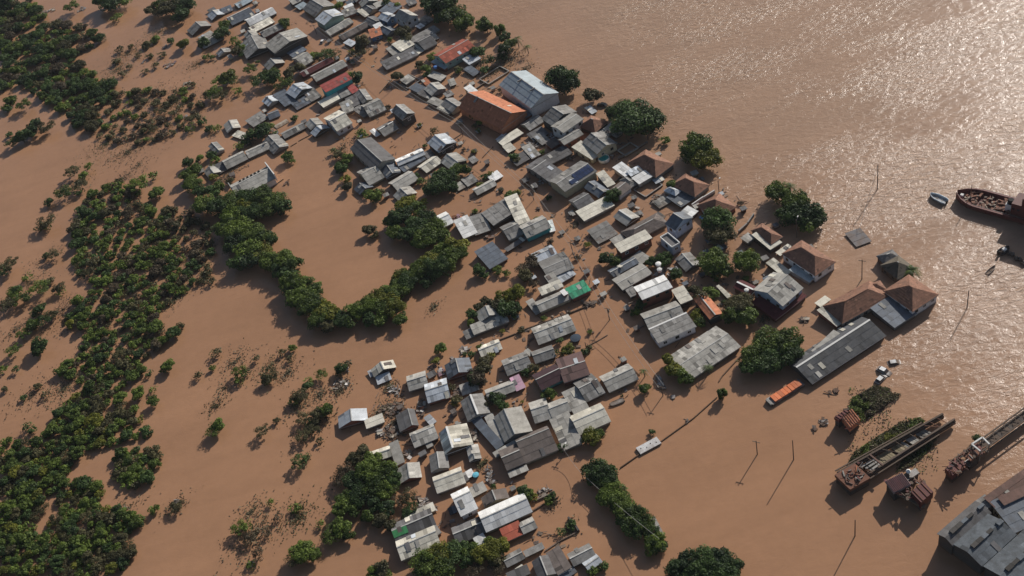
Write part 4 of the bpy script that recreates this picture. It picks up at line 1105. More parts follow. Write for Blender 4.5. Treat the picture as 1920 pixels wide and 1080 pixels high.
pC_ = pole(1094, 900, 16, 'street pole left of the lower row of dark trees', arm=False)
pD_ = pole(1413, 640, 18, 'thin pole between the patched grey hall and the lone dark trees', arm=False)
pE_ = pole(1100, 655, 14, 'short pole above the mauve brown roof', arm=False)
def cable(a, b, label, off=0.0, sag=.9, r=.045, mat=TRIMG):
    a = Vector(a); b = Vector(b); d = (b-a); s = Vector((-d.y, d.x, 0)).normalized()*off; m = MB(); n = 10; prev = None
    for i in range(n+1):
        t = i/n; q = a+d*t+s-Vector((0, 0, sag*4*t*(1-t)))
        if prev is not None: m.tube(prev, q, r, r, 4)
        prev = q
    tag(m.build('power_cable', mat), label, 'cable')
seq = [(pB_, pA_, 'the upper street'), (pA_, p9_, 'the street left of the orange-roofed hall'), (p9_, p8_, 'the street past the dark roofed corner block'), (p8_, p1_, 'the street beside the turquoise-walled house'), (p1_, p2_, 'the street past the green roof'), (p2_, p3_, 'the street down to the patched grey hall')]
for a, b, nm in seq:
    cable(a, b, 'left-hand power cable over '+nm, -.75); cable(a, b, 'right-hand power cable over '+nm, .75)
cable(p4_, pC_, 'power cable from the corner pole towards the lower dark trees', 0)
cable(pC_, P(1236, 1010, 6), 'power cable running along the lower row of dark trees', 0)
cable(t1, P(1608, 441, .6)+Vector((0, 0, .2)), 'slack cable from the lone river pole down to the flooded slab', 0, sag=.3)
def wall(pts, w, h, label, mat=CONC, name='garden_wall', cat='wall', grp=None):
    o = empty(name, P(*pts[0]), 0); m0 = o.location.copy()
    for i in range(len(pts)-1):
        a, b = P(*pts[i])-m0, P(*pts[i+1])-m0; n = max(1, int((b-a).length/3.0))
        for j in range(n):
            p, q = lerp(a, b, j/n), lerp(a, b, (j+.97)/n); hh = h*R.uniform(.85, 1.08)
            MB().bar(p+Vector((0, 0, hh-1.5)), q+Vector((0, 0, hh-1.5)), w, 3.0, R.uniform(.8, 1.1)).build('wall_panel', mat, o)
    tag(o, label, cat, grp, 'thing')
WL = [([(740, 360), (741, 361)], 0),]
wall([(981, 620), (1058, 592), (1118, 568)], .3, .45, 'low dark garden wall just below the green-roofed building', WALL['dk'])
wall([(937, 638), (968, 626), (985, 618)], .3, .4, 'low wall stretch running down left towards the small cream roof', WALL['dk'])
wall([(1163, 878), (1200, 852), (1240, 828), (1300, 785), (1345, 745)], .22, .35, 'thin wall crossing open water behind the white bus', WALL['wd'])
wall([(1000, 942), (1030, 928), (1040, 922)], .4, .6, 'grey wall top below the small dark shrubs near the white gabled roof', CONC)
wall([(994, 962), (1022, 945), (1047, 933)], .3, .4, 'thin wall line beside the pale blue-white gabled roof', WALL['dk'])
wall([(1022, 1034), (1050, 1015), (1084, 998)], .3, .35, 'thin wall above the roofs at the bottom edge', WALL['gy'])
wall([(1066, 972), (1078, 985), (1086, 998)], .5, .9, 'dark broken wall piece at the lower street', WALL['dk'])
wall([(1224, 972), (1243, 1008)], 1.2, .7, 'pale boat-like wall strip beside the lower row of trees', TRIMG)
wall([(1298, 390), (1320, 375), (1341, 362)], .35, 1.6, 'white garden wall beside the red-brown river houses', TRIM)
wall([(1385, 437), (1402, 422), (1414, 405)], .35, 1.2, 'pale garden wall right of the dark leafy tree', TRIMG)
wall([(1160, 300), (1190, 284), (1215, 268)], .35, .9, 'garden wall running to the river below the round tree', CONC)
wall([(1120, 348), (1150, 346), (1168, 330)], .35, .7, 'curved garden wall right of the solar-panel roof', CONC)
wall([(560, 265), (585, 252)], .25, .3, 'wall line beside the grey gabled house near the lagoon top', WALL['gy'])
wall([(545, 275), (557, 268)], .25, .3, 'short wall left of the grey gabled house near the lagoon top', WALL['gy'])
wall([(455, 365), (440, 372)], .25, .3, 'short wall by the lagoon trees', WALL['gy'])
wall([(513, 350), (532, 336)], .25, .3, 'dark fence right of the long shed by the lagoon trees', WALL['dk'])
wall([(890, 170), (905, 160), (918, 152)], .3, .8, 'garden wall left of the blue metal warehouse', CONC)
wall([(712, 175), (735, 150)], .25, .5, 'wall beside the upper street corner', CONC)
wall([(850, 262), (868, 250)], .25, .3, 'wall line in the street left of the orange-roofed hall', WALL['gy'])
wall([(905, 296), (925, 275)], .25, .3, 'wall line by the cream strip roofs', WALL['gy'])
wall([(1100, 650), (1120, 640), (1140, 628)], .25, .25, 'submerged wall line in the street above the mauve roof', WALL['gy'])
wall([(1410, 650), (1385, 672), (1355, 705), (1348, 716)], .3, .3, 'thin wall between the patched grey hall and the lone dark trees', WALL['wd'])
wall([(1160, 668), (1185, 690), (1200, 705)], .25, .25, 'kerb wall left of the street cables', WALL['wd'])
# ---------------------------------------------------------------- debris
def debris(x, y, rx, ry, n, label, big=1.0, seed=0, pal=('cr', 'g3', 'w', 'br', 'g2', 'w2', 'or')):
    rr = random.Random(seed); o = empty('debris_pile', P(x, y), 0); tag(o, label, 'debris', None); k = PXM(x, y)
    groups = {}
    for i in range(n):
        a = rr.uniform(0, 6.28); r = rr.random()**.7; px, py = math.cos(a)*r*rx/k, math.sin(a)*r*ry/k/.7
        mt = rr.choice(pal)
        w, l = rr.choice(((.25, 2.2), (.2, 3.0), (.9, 1.3), (.6, .9), (1.2, 2.0), (.3, 1.2)))
        groups.setdefault(mt, MB()).box((px, py, rr.uniform(.05, .45)), (l*big*rr.uniform(.6, 1.2), w*big, rr.uniform(.06, .25)), rr.uniform(0, 3.14), rr.uniform(.55, 1.2), rr.uniform(-.3, .3), rr.uniform(-.25, .25))
    for m, b in groups.items():
        c = b.build('loose_board', ROOF[m][0], o); c['kind'] = 'stuff'
def L(s): return s
DB = [(738, 732, 14, 8, 34, 'scatter of pale boards floating below the isolated house', ('w', 'w', 'g3', 'br', 'cr')), (640, 722, 16, 11, 46, 'brown and pale debris heap left of the isolated house', ('br', 'br', 'g3', 'w', 'cr')),
 (735, 768, 26, 12, 70, 'tangle of brown timber above the dark gabled roof at lower left', ('br', 'br', 'ru', 'g2', 'cr')), (790, 765, 9, 14, 34, 'pale and orange boards beside the dark gabled roof at lower left', ('w', 'or', 'cr', 'br', 'g3')),
 (735, 810, 16, 14, 50, 'brown timber debris between the lower left cream roofs', ('br', 'ru', 'br', 'cr')), (712, 812, 6, 9, 14, 'white junk heap under the cream lean-to roof', ('w', 'w', 'cr')),
 (765, 852, 8, 8, 22, 'debris beside the narrow mauve-grey roof', ('cr', 'br', 'w')), (890, 818, 9, 12, 34, 'junk between the patchy cream roof and the long dark strip roof', ('br', 'g3', 'cr', 'g2')),
 (793, 945, 14, 8, 34, 'white junk above the green-patched roof', ('w', 'w', 'g3', 'cr')), (812, 955, 10, 5, 18, 'broken boards at the top right of the green-patched roof', ('g3', 'w', 'br')),
 (918, 890, 9, 14, 26, 'junk below the strip roofs near the brownish lean-to', ('g3', 'bl', 'br')), (1022, 922, 14, 6, 24, 'grey rubble along the wall near the white gabled roof', ('g3', 'w', 'g2')),
 (872, 655, 10, 5, 16, 'white junk near the small shrubs by the cream lean-to', ('w', 'w', 'cr')), (828, 697, 8, 8, 24, 'pink and white junk left of the slate gabled roof', ('w', 'pk', 'w')),
 (860, 735, 10, 9, 26, 'grey junk beside the pale broken roof', ('g3', 'g2', 'br')), (860, 410, 12, 8, 30, 'pinkish debris right of the small white roof by the tree ring', ('pk', 'or', 'br', 'cr')),
 (893, 400, 12, 7, 24, 'dark debris left of the grey and cream gabled roofs', ('g1', 'g2', 'br')), (916, 442, 8, 8, 20, 'brown boards below the white and grey roofs', ('br', 'ru', 'or')),
 (1105, 570, 12, 6, 18, 'debris at the end of the low wall below the green roof', ('g1', 'g2', 'br')), (915, 512, 8, 6, 16, 'pinkish rubble below the lone slate roof', ('pk', 'cr', 'br')),
 (1262, 745, 1, 1, 2, 'two pale boards by the wire crossing', ('w',)), (1240, 722, 5, 14, 26, 'white debris around the pole where the cables cross', ('w', 'g3', 'w2')),
 (930, 108, 20, 9, 30, 'brown flotsam along the upper river bank', ('br', 'ru', 'g2')), (700, 82, 12, 6, 22, 'rubble strip below the orange roof at the top', ('cr', 'pk', 'g3')),
 (1018, 340, 10, 7, 22, 'junk beside the dark roofed corner block', ('g3', 'w', 'br')), (1000, 272, 10, 9, 30, 'junk in the yard below the orange-roofed hall', ('w', 'g3', 'g2', 'br')), (1040, 255, 12, 7, 30, 'junk between the tall pale roofs', ('w2', 'g2', 'w')),
 (1068, 295, 12, 8, 26, 'junk left of the beige walled house', ('g2', 'br', 'g3')), (1235, 375, 14, 9, 36, 'junk in the yard below the brown hipped roof', ('g3', 'w', 'br', 'cr')), (1237, 508, 14, 9, 30, 'white junk above the brick house with a white roof', ('w', 'w', 'w2')),
 (1335, 400, 12, 6, 24, 'blue and white junk by the dark leafy tree', ('w', 'bd', 'w2')), (1510, 600, 8, 5, 12, 'small junk left of the brown-roofed river houses', ('cr', 'br')), (1630, 575, 8, 6, 20, 'white junk between the two large brown river roofs', ('w', 'g3')),
 (1544, 792, 7, 7, 14, 'dark and white wreckage left of the rusty hopper', ('w', 'g1', 'ru')), (1528, 805, 2, 3, 4, 'small dark flotsam left of the rusty hopper', ('g1', 'ru')), (1562, 735, 10, 3, 10, 'brown flotsam above the overgrown barge', ('ru', 'br')),
 (1290, 790, 3, 3, 4, 'small flotsam on the open water right of the white bus', ('g2',)), (950, 280, 5, 4, 10, 'small junk by the street left of the cream roofs', ('w', 'br')),
 (90, 22, 14, 5, 26, 'white litter in the top left wood', ('w', 'w', 'cr')), (153, 18, 8, 6, 18, 'white litter right of the top left wood', ('w', 'w2')), (247, 180, 5, 5, 8, 'white litter in the olive scrub belt', ('w',)), (270, 116, 4, 3, 5, 'white litter above the olive scrub belt', ('w',)),
 (310, 88, 5, 3, 6, 'pinkish litter near the yellow-green tree', ('w', 'pk')), (318, 122, 12, 7, 20, 'pale litter below the yellow-green tree', ('w', 'cr', 'pk')), (350, 158, 10, 5, 14, 'pale litter above the leaning shrubs', ('cr', 'w')), (345, 220, 8, 3, 8, 'white litter by the small shrubs', ('w',)),
 (470, 1058, 6, 3, 6, 'white litter in the bottom scrub', ('w',)), (235, 955, 3, 2, 3, 'white speck of litter by the lower left wood', ('w',)), (332, 940, 4, 3, 5, 'white litter on the small scrub at lower left', ('w',)), (325, 400, 10, 3, 8, 'white litter beside the left wood edge', ('w',)), (650, 692, 4, 3, 5, 'white junk on the dark shrub island', ('w',)), (1010, 392, 3, 3, 4, 'small dark flotsam in the main street', ('g1',)), (537, 343, 8, 5, 12, 'dark timber floating right of the long shed', ('ru', 'g1'))]
for i, d in enumerate(DB): debris(*d[:5], d[5], seed=i, pal=d[6], big=.85)
# clutter on yards between the packed houses: boards, sheets and rubbish afloat along the walls
rc = random.Random(77); cm = {}
for i, (x, y, p, d) in enumerate(GAPS):
    for _ in range(rc.randint(2, 7)):
        q = p+Vector((rc.gauss(0, 1.4), rc.gauss(0, 1.4), rc.uniform(.03, .3))); w, l = rc.choice(((.2, 1.8), (.5, .9), (.9, 1.4), (.15, 2.6), (.35, .6)))
        cm.setdefault(rc.choice(('cr', 'g3', 'w', 'br', 'g2', 'w2', 'br', 'ru', 'g3')), MB()).box(q, (l, w, .08), rc.uniform(0, 3.14), rc.uniform(.5, 1.1), rc.uniform(-.2, .2), rc.uniform(-.2, .2))
for m_, b_ in cm.items(): tag(b_.build('floating_rubbish', ROOF[m_][0]), 'boards and sheets afloat in the yards between the flooded houses', 'rubbish', None, 'stuff')

# ---------------------------------------------------------------- pool, tanks, panels
o = empty('swimming_pool', P(1133, 302), 0); tag(o, 'round turquoise pool with white rim beside the beige walled house', 'pool')
k = 2.0; m = MB(); n = 28
for i in range(n):
    a, b = 2*math.pi*i/n, 2*math.pi*(i+1)/n
    for r0, r1, z0, z1 in ((k, k, -2, 1.5), (k, k-.16, 1.5, 1.5), (k-.16, k-.16, 1.5, .9)):
        m.face([(math.cos(a)*r0, math.sin(a)*r0, z0), (math.cos(b)*r0, math.sin(b)*r0, z0), (math.cos(b)*r1, math.sin(b)*r1, z1), (math.cos(a)*r1, math.sin(a)*r1, z1)])
m.build('pool_wall', TRIM, o)
m = MB(); m.face([(math.cos(2*math.pi*i/n)*(k-.16), math.sin(2*math.pi*i/n)*(k-.16), 1.28) for i in range(n)]); m.build('pool_water', POOLW, o)
for sx, sy, i in ((1113, 312, 0),):
    pass
def tank(x, y, z, r, h, mat, label):
    p = P(x, y, z); o = empty('water_tank', (p.x, p.y, z), 0); tag(o, label, 'tank'); m = MB(); n = 14
    ring = lambda rr, zz: [Vector((math.cos(6.283*i/n)*rr, math.sin(6.283*i/n)*rr, zz)) for i in range(n)]
    m.loft([ring(r*.8, 0), ring(r, h*.75), ring(r*.98, h*.8)]).build('tank_body', mat, o)
    MB().loft([ring(r*1.04, h*.8), ring(r*1.0, h*.88), ring(r*.4, h)]).build('tank_lid', mat, o)
tank(1235, 499, 2.4, .9, 1.3, TRIM, 'white domed water tank above the brick house, the farther of two')
tank(1237, 509, 2.2, .8, 1.1, TRIM, 'white domed water tank above the brick house, the nearer of two')
tank(1080, 637, .1, 1.6, 1.0, surf('dark_blue_plastic', (.05, .07, .1), dirt=.2), 'dark round tank floating right of the mottled grey roof')
tank(1012, 158, .8, .7, 1.0, TRIM, 'white tank beside the blue metal warehouse')
tank(1400, 547, 2.5, .7, 1.0, TRIM, 'white tank among the trees near the dark red gabled roof')
tank(817, 128, 2.2, .8, 1.1, BLUE, 'blue tank in front of the red-roofed riverside house')
tank(1317, 411, .1, .9, 1.0, BLUE, 'blue tank beside the white two-storey house')
tank(893, 893, .1, .9, .9, surf('cyan_plastic', (.12, .4, .5), dirt=.2), 'light blue tub below the greenish gabled roof')
# solar panels on the grey roof
so = SPEC['solar']; sh_ = [h for h in HOUSES if h.get('key') == 'solar'][0]
me = [c for c in so.children if c.name.startswith('roof_slope')][0].data
bx = [v.co for v in me.vertices]; x1 = max(v.x for v in bx); y0 = min(v.y for v in bx); z0 = min(v.z for v in bx); z1 = max(v.z for v in bx); ym = max(v.y for v in bx)
sl = (z1-z0)/(ym-y0); an = math.atan(sl)
for i in range(8):
    for j in range(4):
        if j == 0 and i > 5: continue
        cx = x1-1.1-i*1.25; cy = ym-1.3-j*1.75*math.cos(an)
        if cy-1 < y0: continue
        cz = z0+(cy-y0)*sl+.22
        MB().box((cx, cy, cz), (1.12, 1.62, .05), 0, R.uniform(.85, 1.2), an).build('solar_panel', SOLAR, so)
wa = SPEC['big_ware']; zz = [v.co.z for c in wa.children if c.name.startswith('ridge') for v in c.data.vertices]
for f in (-.18, .12):
    MB().box((-.9, f*wa_len if False else f*30, max(zz)-.1), (2.2, .35, .5)).build('roof_vent', STEEL, wa)
# ---------------------------------------------------------------- boats
def hull(o, L_, W, H, mat, z=-.4, name='hull', bow=.35, n=14, stern=.8):
    m = MB(); rings = []
    for i in range(n+1):
        t = i/n; x = -L_/2+L_*t
        w = W/2*(1 if t < 1-bow else math.cos((t-(1-bow))/bow*math.pi/2*.97)**.7)*(stern+(1-stern)*min(1, t/.15))
        w = max(w, .04); e = .35*(max(0, t-.75)/.25)**2*H*.4
        rings.append([Vector((x, -w, z+H+e)), Vector((x, -w*.8, z)), Vector((x, w*.8, z)), Vector((x, w, z+H+e)), Vector((x, w*.86, z+H+e)), Vector((x, w*.8, z+H*.55)), Vector((x, -w*.8, z+H*.55)), Vector((x, -w*.86, z+H+e))])
    m.loft(rings).build(name, mat, o)
def boat(a, b, W, H, mat, label, z=-.3, name='boat', cat='boat', deck=None, inner=None, bow=.35):
    A, B = P(*a), P(*b); d = B-A; o = empty(name, (A+B)/2, math.atan2(d.y, d.x)); tag(o, label, cat); hull(o, d.length, W, H, mat, z, bow=bow); return o, d.length
o, l = boat((1774, 382), (1744, 367), 2.7, 1.4, surf('pale_blue_boat', (.55, .62, .68), rough=.4, dirt=.15), 'small white open boat floating left of the rusty ship', bow=.5)
for s in (-.25, .05, .3): MB().box((s*l, 0, .55), (.35, 1.35, .07)).build('bench', TRIMG, o)
MB().box((-.52*l, 0, .7), (.35, .4, .9)).build('outboard_motor', BLACK, o)
o, l = boat((1171, 750), (1143, 761), 1.5, .8, surf('grey_boat_paint', (.38, .36, .34), dirt=.3), 'slim grey upturned boat in the street below the long grey gabled roof', bow=.3)
MB().box((0, 0, .42), (l*.86, 1.0, .12)).build('boat_deck', TRIMG, o)
o, l = boat((1873, 478), (1892, 466), 2.2, 1.2, surf('dark_boat_paint', (.03, .035, .045), dirt=.2), 'dark motorboat with a white seat below the rusty ship', bow=.5)
MB().box((0, 0, .95), (1.0, 1.0, .6)).build('seat', TRIM, o); MB().box((-.5*l, 0, .9), (.4, .5, 1)).build('outboard_motor', BLACK, o)
o, l = boat((1850, 515), (1866, 500), 1.2, .8, surf('pale_boat_paint', (.5, .46, .42), dirt=.3), 'small pale skiff near the broken jetty at the right edge', bow=.5)
MB().box((0, 0, .4), (.3, .9, .06)).build('bench', WOOD, o)
# rusty ship
A, B = P(1990, 425), P(1793, 370); d = B-A
o = empty('rusty_ship', (A+B)/2, math.atan2(d.y, d.x)); tag(o, 'rusty dark red cargo ship moored at the right edge of the river', 'ship')
Ls = d.length; hull(o, Ls, 8.5, 3.0, RUSTR, -.8, bow=.22, stern=.9)
m = MB(); rr = random.Random(3)
for i in range(70): m.box((rr.uniform(-.1, .42)*Ls, rr.uniform(-3, 3), 1.3+rr.random()*.4), (rr.uniform(.3, 2.2), rr.uniform(.2, .9), rr.uniform(.2, .8)), rr.uniform(0, 3), rr.uniform(.5, 1.4))
c = m.build('deck_junk', RUST, o); c['kind'] = 'stuff'
m = MB()
for i in range(26): m.box((rr.uniform(.1, .42)*Ls, rr.uniform(-2.6, 2.6), 1.7+rr.random()*.3), (rr.uniform(.3, 1.4), rr.uniform(.2, .6), .2), rr.uniform(0, 3), rr.uniform(.6, 1.1))
c = m.build('deck_cargo', DEB, o); c['kind'] = 'stuff'
MB().box((-.02*Ls, 0, 2.4), (2.2, 2.4, 2.4)).build('wheelhouse', TRIM, o)
MB().tube((-.02*Ls, 0, 3.6), (-.02*Ls, 0, 5.0), 1.0, .8, 12).build('funnel', BLACK, o)
MB().box((-.17*Ls, 0, 3.6), (7, 5.5, 4.8)).build('cabin', RUSTR, o)
MB().box((-.3*Ls, 0, 5.2), (9, 6.6, 8)).build('deck_house', RUSTR, o)
for i in range(5): MB().box((-.17*Ls-2.8+i*1.4, 2.78, 4.2), (.7, .06, .7)).build('window', GLASS, o)
for s in (-1, 1): MB().bar((-.4*Ls, s*3.9, 2.6), (.3*Ls, s*3.9, 2.6), .08, .08).build('handrail', STEEL, o)
MB().tube((.36*Ls, 0, 1.2), (.36*Ls, 0, 6.5), .15, .1, 8).build('mast', RUST, o)
MB().box((.44*Ls, .5, 1.9), (.9, .9, .7)).build('winch', TRIM, o)
# broken jetty blocks
for i in range(8):
    x, y = 1886+i*6.5, 470+i*4.5+(i % 2)*3
    b = empty('jetty_block', P(x, y), .8+i*.2); tag(b, 'dark block of the broken jetty below the rusty ship', 'jetty', 'dark blocks of the broken jetty')
    MB().box((0, 0, 0), (1.3, .9, 1.4), 0, R.uniform(.7, 1.2)).build('block', WALL['dk'], b); MB().tube((0, 0, .6), (0, 0, 1.3), .12, .1).build('bollard', STEEL, b)
# orange barge
A, B = P(1443, 754, .6), P(1503, 716, .6); d = B-A; o = empty('cargo_barge', (A+B)/2, math.atan2(d.y, d.x)); o.location.z = -.45; tag(o, 'narrow grey barge loaded with bright orange cargo below the long dark shed', 'barge')
l = d.length; MB().box((0, 0, .3), (l, 2.7, 1.9)).build('hull', STEEL, o); MB().box((-l/2-.2, 0, .9), (.5, 2.2, 1.0)).build('bow_rail', TRIMG, o)
for i in range(8): MB().box((-l/2+1.0+(l-1.8)*(i+.5)/8, 0, 1.42+R.uniform(-.05, .12)), ((l-1.8)/8-.08, 2.3, .4), R.uniform(-.03, .03), R.uniform(.75, 1.2)).build('cargo_crate', ORANGE, o)
# white bus
A, B = P(1196, 843, 1.2), P(1235, 822, 1.2); d = B-A; o = empty('bus', (A+B)/2, math.atan2(d.y, d.x)); o.location.z = -.6; tag(o, 'white bus submerged to its roof, with small dark vents, alone in open water', 'bus')
l = d.length; MB().box((0, 0, -.1), (l, 2.5, 2.6)).build('body', PAINTW, o)
for i in range(4): MB().box((-l/2+1.0+i*(l-2)/3, .3*(-1)**i, 1.24), (.24, .24, .07)).build('roof_vent', BLACK, o)
for i in range(5): MB().box((-l/2+.9+i*(l-1.6)/4.6, -1.26, .6), (1.0, .04, .55)).build('window', GLASS, o)
MB().box((-l/2-.02, 0, .5), (.04, 2.1, .8)).build('windscreen', GLASS, o)
def car(x, y, ang, col, label, z=-.55):
    o = empty('car', P(x, y), ang); o.location.z = z; tag(o, label, 'car'); m = MB()
    def ring(x, w, z0, z1): return [Vector((x, -w, z0)), Vector((x, w, z0)), Vector((x, w*.93, z1)), Vector((x, -w*.93, z1))]
    m.loft([ring(-2.1, .72, .35, .75), ring(-1.95, .84, .2, .95), ring(0, .86, .18, 1.0), ring(1.3, .84, .2, .92), ring(2.0, .74, .3, .66)]).build('body', col, o)
    MB().loft([ring(-1.75, .7, .95, 1.02), ring(-1.3, .7, .95, 1.42), ring(.25, .7, .95, 1.45), ring(1.0, .7, .95, 1.0)]).build('cabin_glass', GLASS, o)
    MB().box((-.5, 0, 1.46), (1.5, 1.2, .06)).build('roof', col, o)
    for sx in (-1.3, 1.35):
        for sy in (-.78, .78): MB().tube((sx, sy-.1, .32), (sx, sy+.1, .32), .32, .32, 12).build('wheel', BLACK, o)
    for sy in (-.55, .55): MB().box((2.0, sy, .6), (.06, .3, .16)).build('headlight', TRIM, o)
car(1658, 697, -1.0, PAINTW, 'white car half under water, upper one of the pair by the overgrown barge')
car(1652, 711, .5, PAINTW, 'white car half under water, lower one of the pair by the overgrown barge')
car(1678, 680, -.2, PAINTW, 'mostly sunken white car farthest right, beside pale churned water', -.85)
car(1129, 198, 2.4, surf('dark_car_paint', (.02, .025, .03), rough=.25, dirt=.1, spec=.5), 'dark car beside the white lean-to below the olive riverside shrub', -.3)
car(606, 78, 1.0, PAINTW, 'small white car at the top road bend', -.5)
# ---------------------------------------------------------------- wrecks at lower right
def mat(pl, n, cols, hmax, label, seed):
    """weeds grown thick over a sunken hull"""
    rr = random.Random(seed); mbs = {c: MB() for c in cols}; xs = [p[0] for p in pl]; ys = [p[1] for p in pl]; k = 0
    hum = [(rr.uniform(min(xs), max(xs)), rr.uniform(min(ys), max(ys)), rr.uniform(6, 12), rr.choice(cols)) for _ in range(22)]
    while k < n:
        x, y = rr.uniform(min(xs), max(xs)), rr.uniform(min(ys), max(ys))
        if not inpoly(x, y, pl): 
            if rr.random() > .03: continue
        k += 1; best = max(hum, key=lambda h: 1-math.hypot(x-h[0], y-h[1])/h[2]); t = max(0, 1-math.hypot(x-best[0], y-best[1])/best[2])
        z = rr.uniform(.08, .45)+t*hmax*rr.uniform(.5, 1)
        card(mbs[best[3] if rr.random() < .7 else rr.choice(cols)], P(x, y, z), Vector((rr.gauss(0, .7), rr.gauss(0, .7), 1)), rr.uniform(.18, .45), rr.uniform(.1, .8), rr=rr)
    for c, m in mbs.items():
        if m.v: tag(m.build('weed_mat', LEAF[c]), label, 'weeds', None, 'stuff')
mat([(1590, 868), (1600, 848), (1650, 815), (1690, 790), (1725, 782), (1735, 790), (1700, 812), (1650, 842), (1610, 868)], 4200, 'ysog', .5, 'green weeds along the upper side of the truss barge', 71)
mat([(1700, 850), (1740, 815), (1760, 812), (1745, 840), (1715, 868), (1680, 885)], 2600, 'sog', .4, 'olive weeds below the truss barge', 72)
mat([(1590, 765), (1600, 745), (1640, 722), (1668, 728), (1672, 748), (1640, 775), (1612, 790)], 8000, 'sobg', 1.2, 'thick olive weeds covering the sunken barge', 73)
mat([(1668, 735), (1690, 738), (1680, 750), (1668, 750)], 260, 's', .2, 'loose weeds at the tip of the sunken barge', 74)

def frame(pts, z, name, label, cat):
    c = P(*pts[0]); o = empty(name, c, 0); tag(o, label, cat); return o, c
# truss barge
MUDW = surf('mud_planks', (.33, .27, .18), dirt=.5, dcol=(.1, .1, .04)); DKST = surf('dark_weathered_steel', (.10, .072, .055), dirt=.5, dcol=(.16, .12, .09))
o, c = frame([(1600, 890)], 0, 'truss_barge', 'long rusty barge with two steel rails and pale planks, weeds along its sides', 'barge')
W = lambda x, y, z: P(x, y, z)-c
for (a, b, nm) in (((1571, 886), (1768, 776), 0), ((1598, 908), (1790, 786), 1)):
    A, B = W(*a, 2.2), W(*b, 2.2)
    n = 14
    MB().bar(A, B, .45, .45).build('rail_beam', DKST, o); MB().bar(A-Vector((0, 0, .9)), B-Vector((0, 0, .9)), .9, 1.2).build('lower_beam', DKST, o)
    side = (B-A).normalized().cross(Vector((0, 0, 1)))*(1 if nm else -1)
    MB().bar(A+side*1.0-Vector((0, 0, .5)), lerp(A, B, .82)+side*1.0-Vector((0, 0, .5)), .3, .3).build('outer_rail', DKST, o)
    for i in range(n):
        p, q = lerp(A, B, i/n), lerp(A, B, (i+1)/n); MB().bar(p-Vector((0, 0, 1.5)), q-Vector((0, 0, .1)), .12, .12).build('brace', RUST, o)
A0, B0, A1, B1 = W(1571, 886, 2.2), W(1768, 776, 2.2), W(1598, 908, 2.2), W(1790, 786, 2.2)
for i in (4, 6, 8, 10, 12, 13, 14):
    t = i/15; MB().bar(lerp(A0, B0, t), lerp(A1, B1, t+(.07 if i % 3 == 0 else 0)), .13, .13).build('crossbar', RUST if i > 10 else DKST, o)
for i in range(26):
    t0, t1 = .2+i*.0235, .2+(i+.9)*.0235
    if i in (11, 17, 21): continue
    a, b, e, f = lerp(A0, B0, t0), lerp(A0, B0, t1), lerp(A1, B1, t1), lerp(A1, B1, t0)
    ins = .14; q = [lerp(a, f, ins), lerp(b, e, ins), lerp(b, e, 1-ins), lerp(a, f, 1-ins)]
    m = MB(); dz = Vector((0, 0, 1.3+R.uniform(-.05, .05))); m.face([x-dz for x in q][::-1], R.uniform(.6, 1.15)); m.face([x-dz-Vector((0, 0, .1)) for x in q], .6); m.build('deck_plank', MUDW if i < 16 else ROOF['g3'][0], o)
pa, pb, pc = W(1565, 890, 3.2), W(1594, 918, 3.2), W(1632, 896, 3.2); pd = pa+pc-pb
m = MB(); dz = Vector((0, 0, 1.0)); m.face([pa, pb, pc, pd], 1); m.face([pa-dz, pb-dz, pb, pa], .8); m.face([pb-dz, pc-dz, pc, pb], .8); m.face([pc-dz, pd-dz, pd, pc], .8); m.face([pd-dz, pa-dz, pa, pd], .8); m.build('end_platform', RUST, o)
rr = random.Random(5)
for i in range(16):
    u, v = rr.uniform(.1, .9), rr.uniform(.1, .9); p = pa+(pb-pa)*u+(pd-pa)*v
    MB().box(p+Vector((0, 0, .15)), (rr.uniform(.6, 2.0), .3, .3), rr.uniform(0, 3), rr.uniform(.6, 1.3)).build('scrap', ROOF[rr.choice(('ru', 'br', 'g3', 'or'))][0], o)
MB().bar(W(1630, 852, 3.2), W(1656, 873, 3.2), .4, .4).build('crossbeam', ROOF['ru'][0], o)
for i in range(3): MB().bar(W(1614+i*9, 876+i*3.2, 1.2), W(1642+i*5, 860+i*4, 1.2), .5, .3).build('skid', TRIMG, o)
m = MB(); T = [lerp(p, (pa+pc)/2, .08)-dz for p in (pa, pb, pc, pd)]
for i in range(4): m.face([Vector((T[i].x, T[i].y, -1)), Vector((T[(i+1) % 4].x, T[(i+1) % 4].y, -1)), T[(i+1) % 4], T[i]], .9)
m.build('under_body', WALL['dk'], o)
# overgrown barge with rusty hopper
o, c = frame([(1600, 790)], 0, 'overgrown_barge', 'sunken barge overgrown with weeds, a rusty orange hopper at its lower end', 'barge')
def wbox(o, c, a, b, cc, z, h, mat, nm, ribs=0, ribm=None):
    A, B, C = P(*a, z)-c, P(*b, z)-c, P(*cc, z)-c; D = A+C-B; dz = Vector((0, 0, h)); m = MB()
    m.face([A, B, C, D]); m.face([A-dz, B-dz, B, A], .85); m.face([B-dz, C-dz, C, B], .9); m.face([C-dz, D-dz, D, C], .85); m.face([D-dz, A-dz, A, D], .85); m.face([D-dz, C-dz, B-dz, A-dz], .7)
    q = m.build(nm, mat, o); up = Vector((0, 0, .1))
    for i in range(ribs):
        t = (i+.5)/ribs; MB().bar(lerp(A, D, t)+up, lerp(B, C, t)+up, .14, .16, R.uniform(.7, 1.3)).build('rib', ribm or mat, o)
    cc_ = (A+C)/2; m = MB(); T = [lerp(p, cc_, .12)-dz for p in (A, B, C, D)]
    for i in range(4):
        p, q_ = T[i], T[(i+1) % 4]; m.face([Vector((p.x, p.y, -1)), Vector((q_.x, q_.y, -1)), q_, p], R.uniform(.7, 1.1))
    m.build('under_body', WALL['dk'], o)
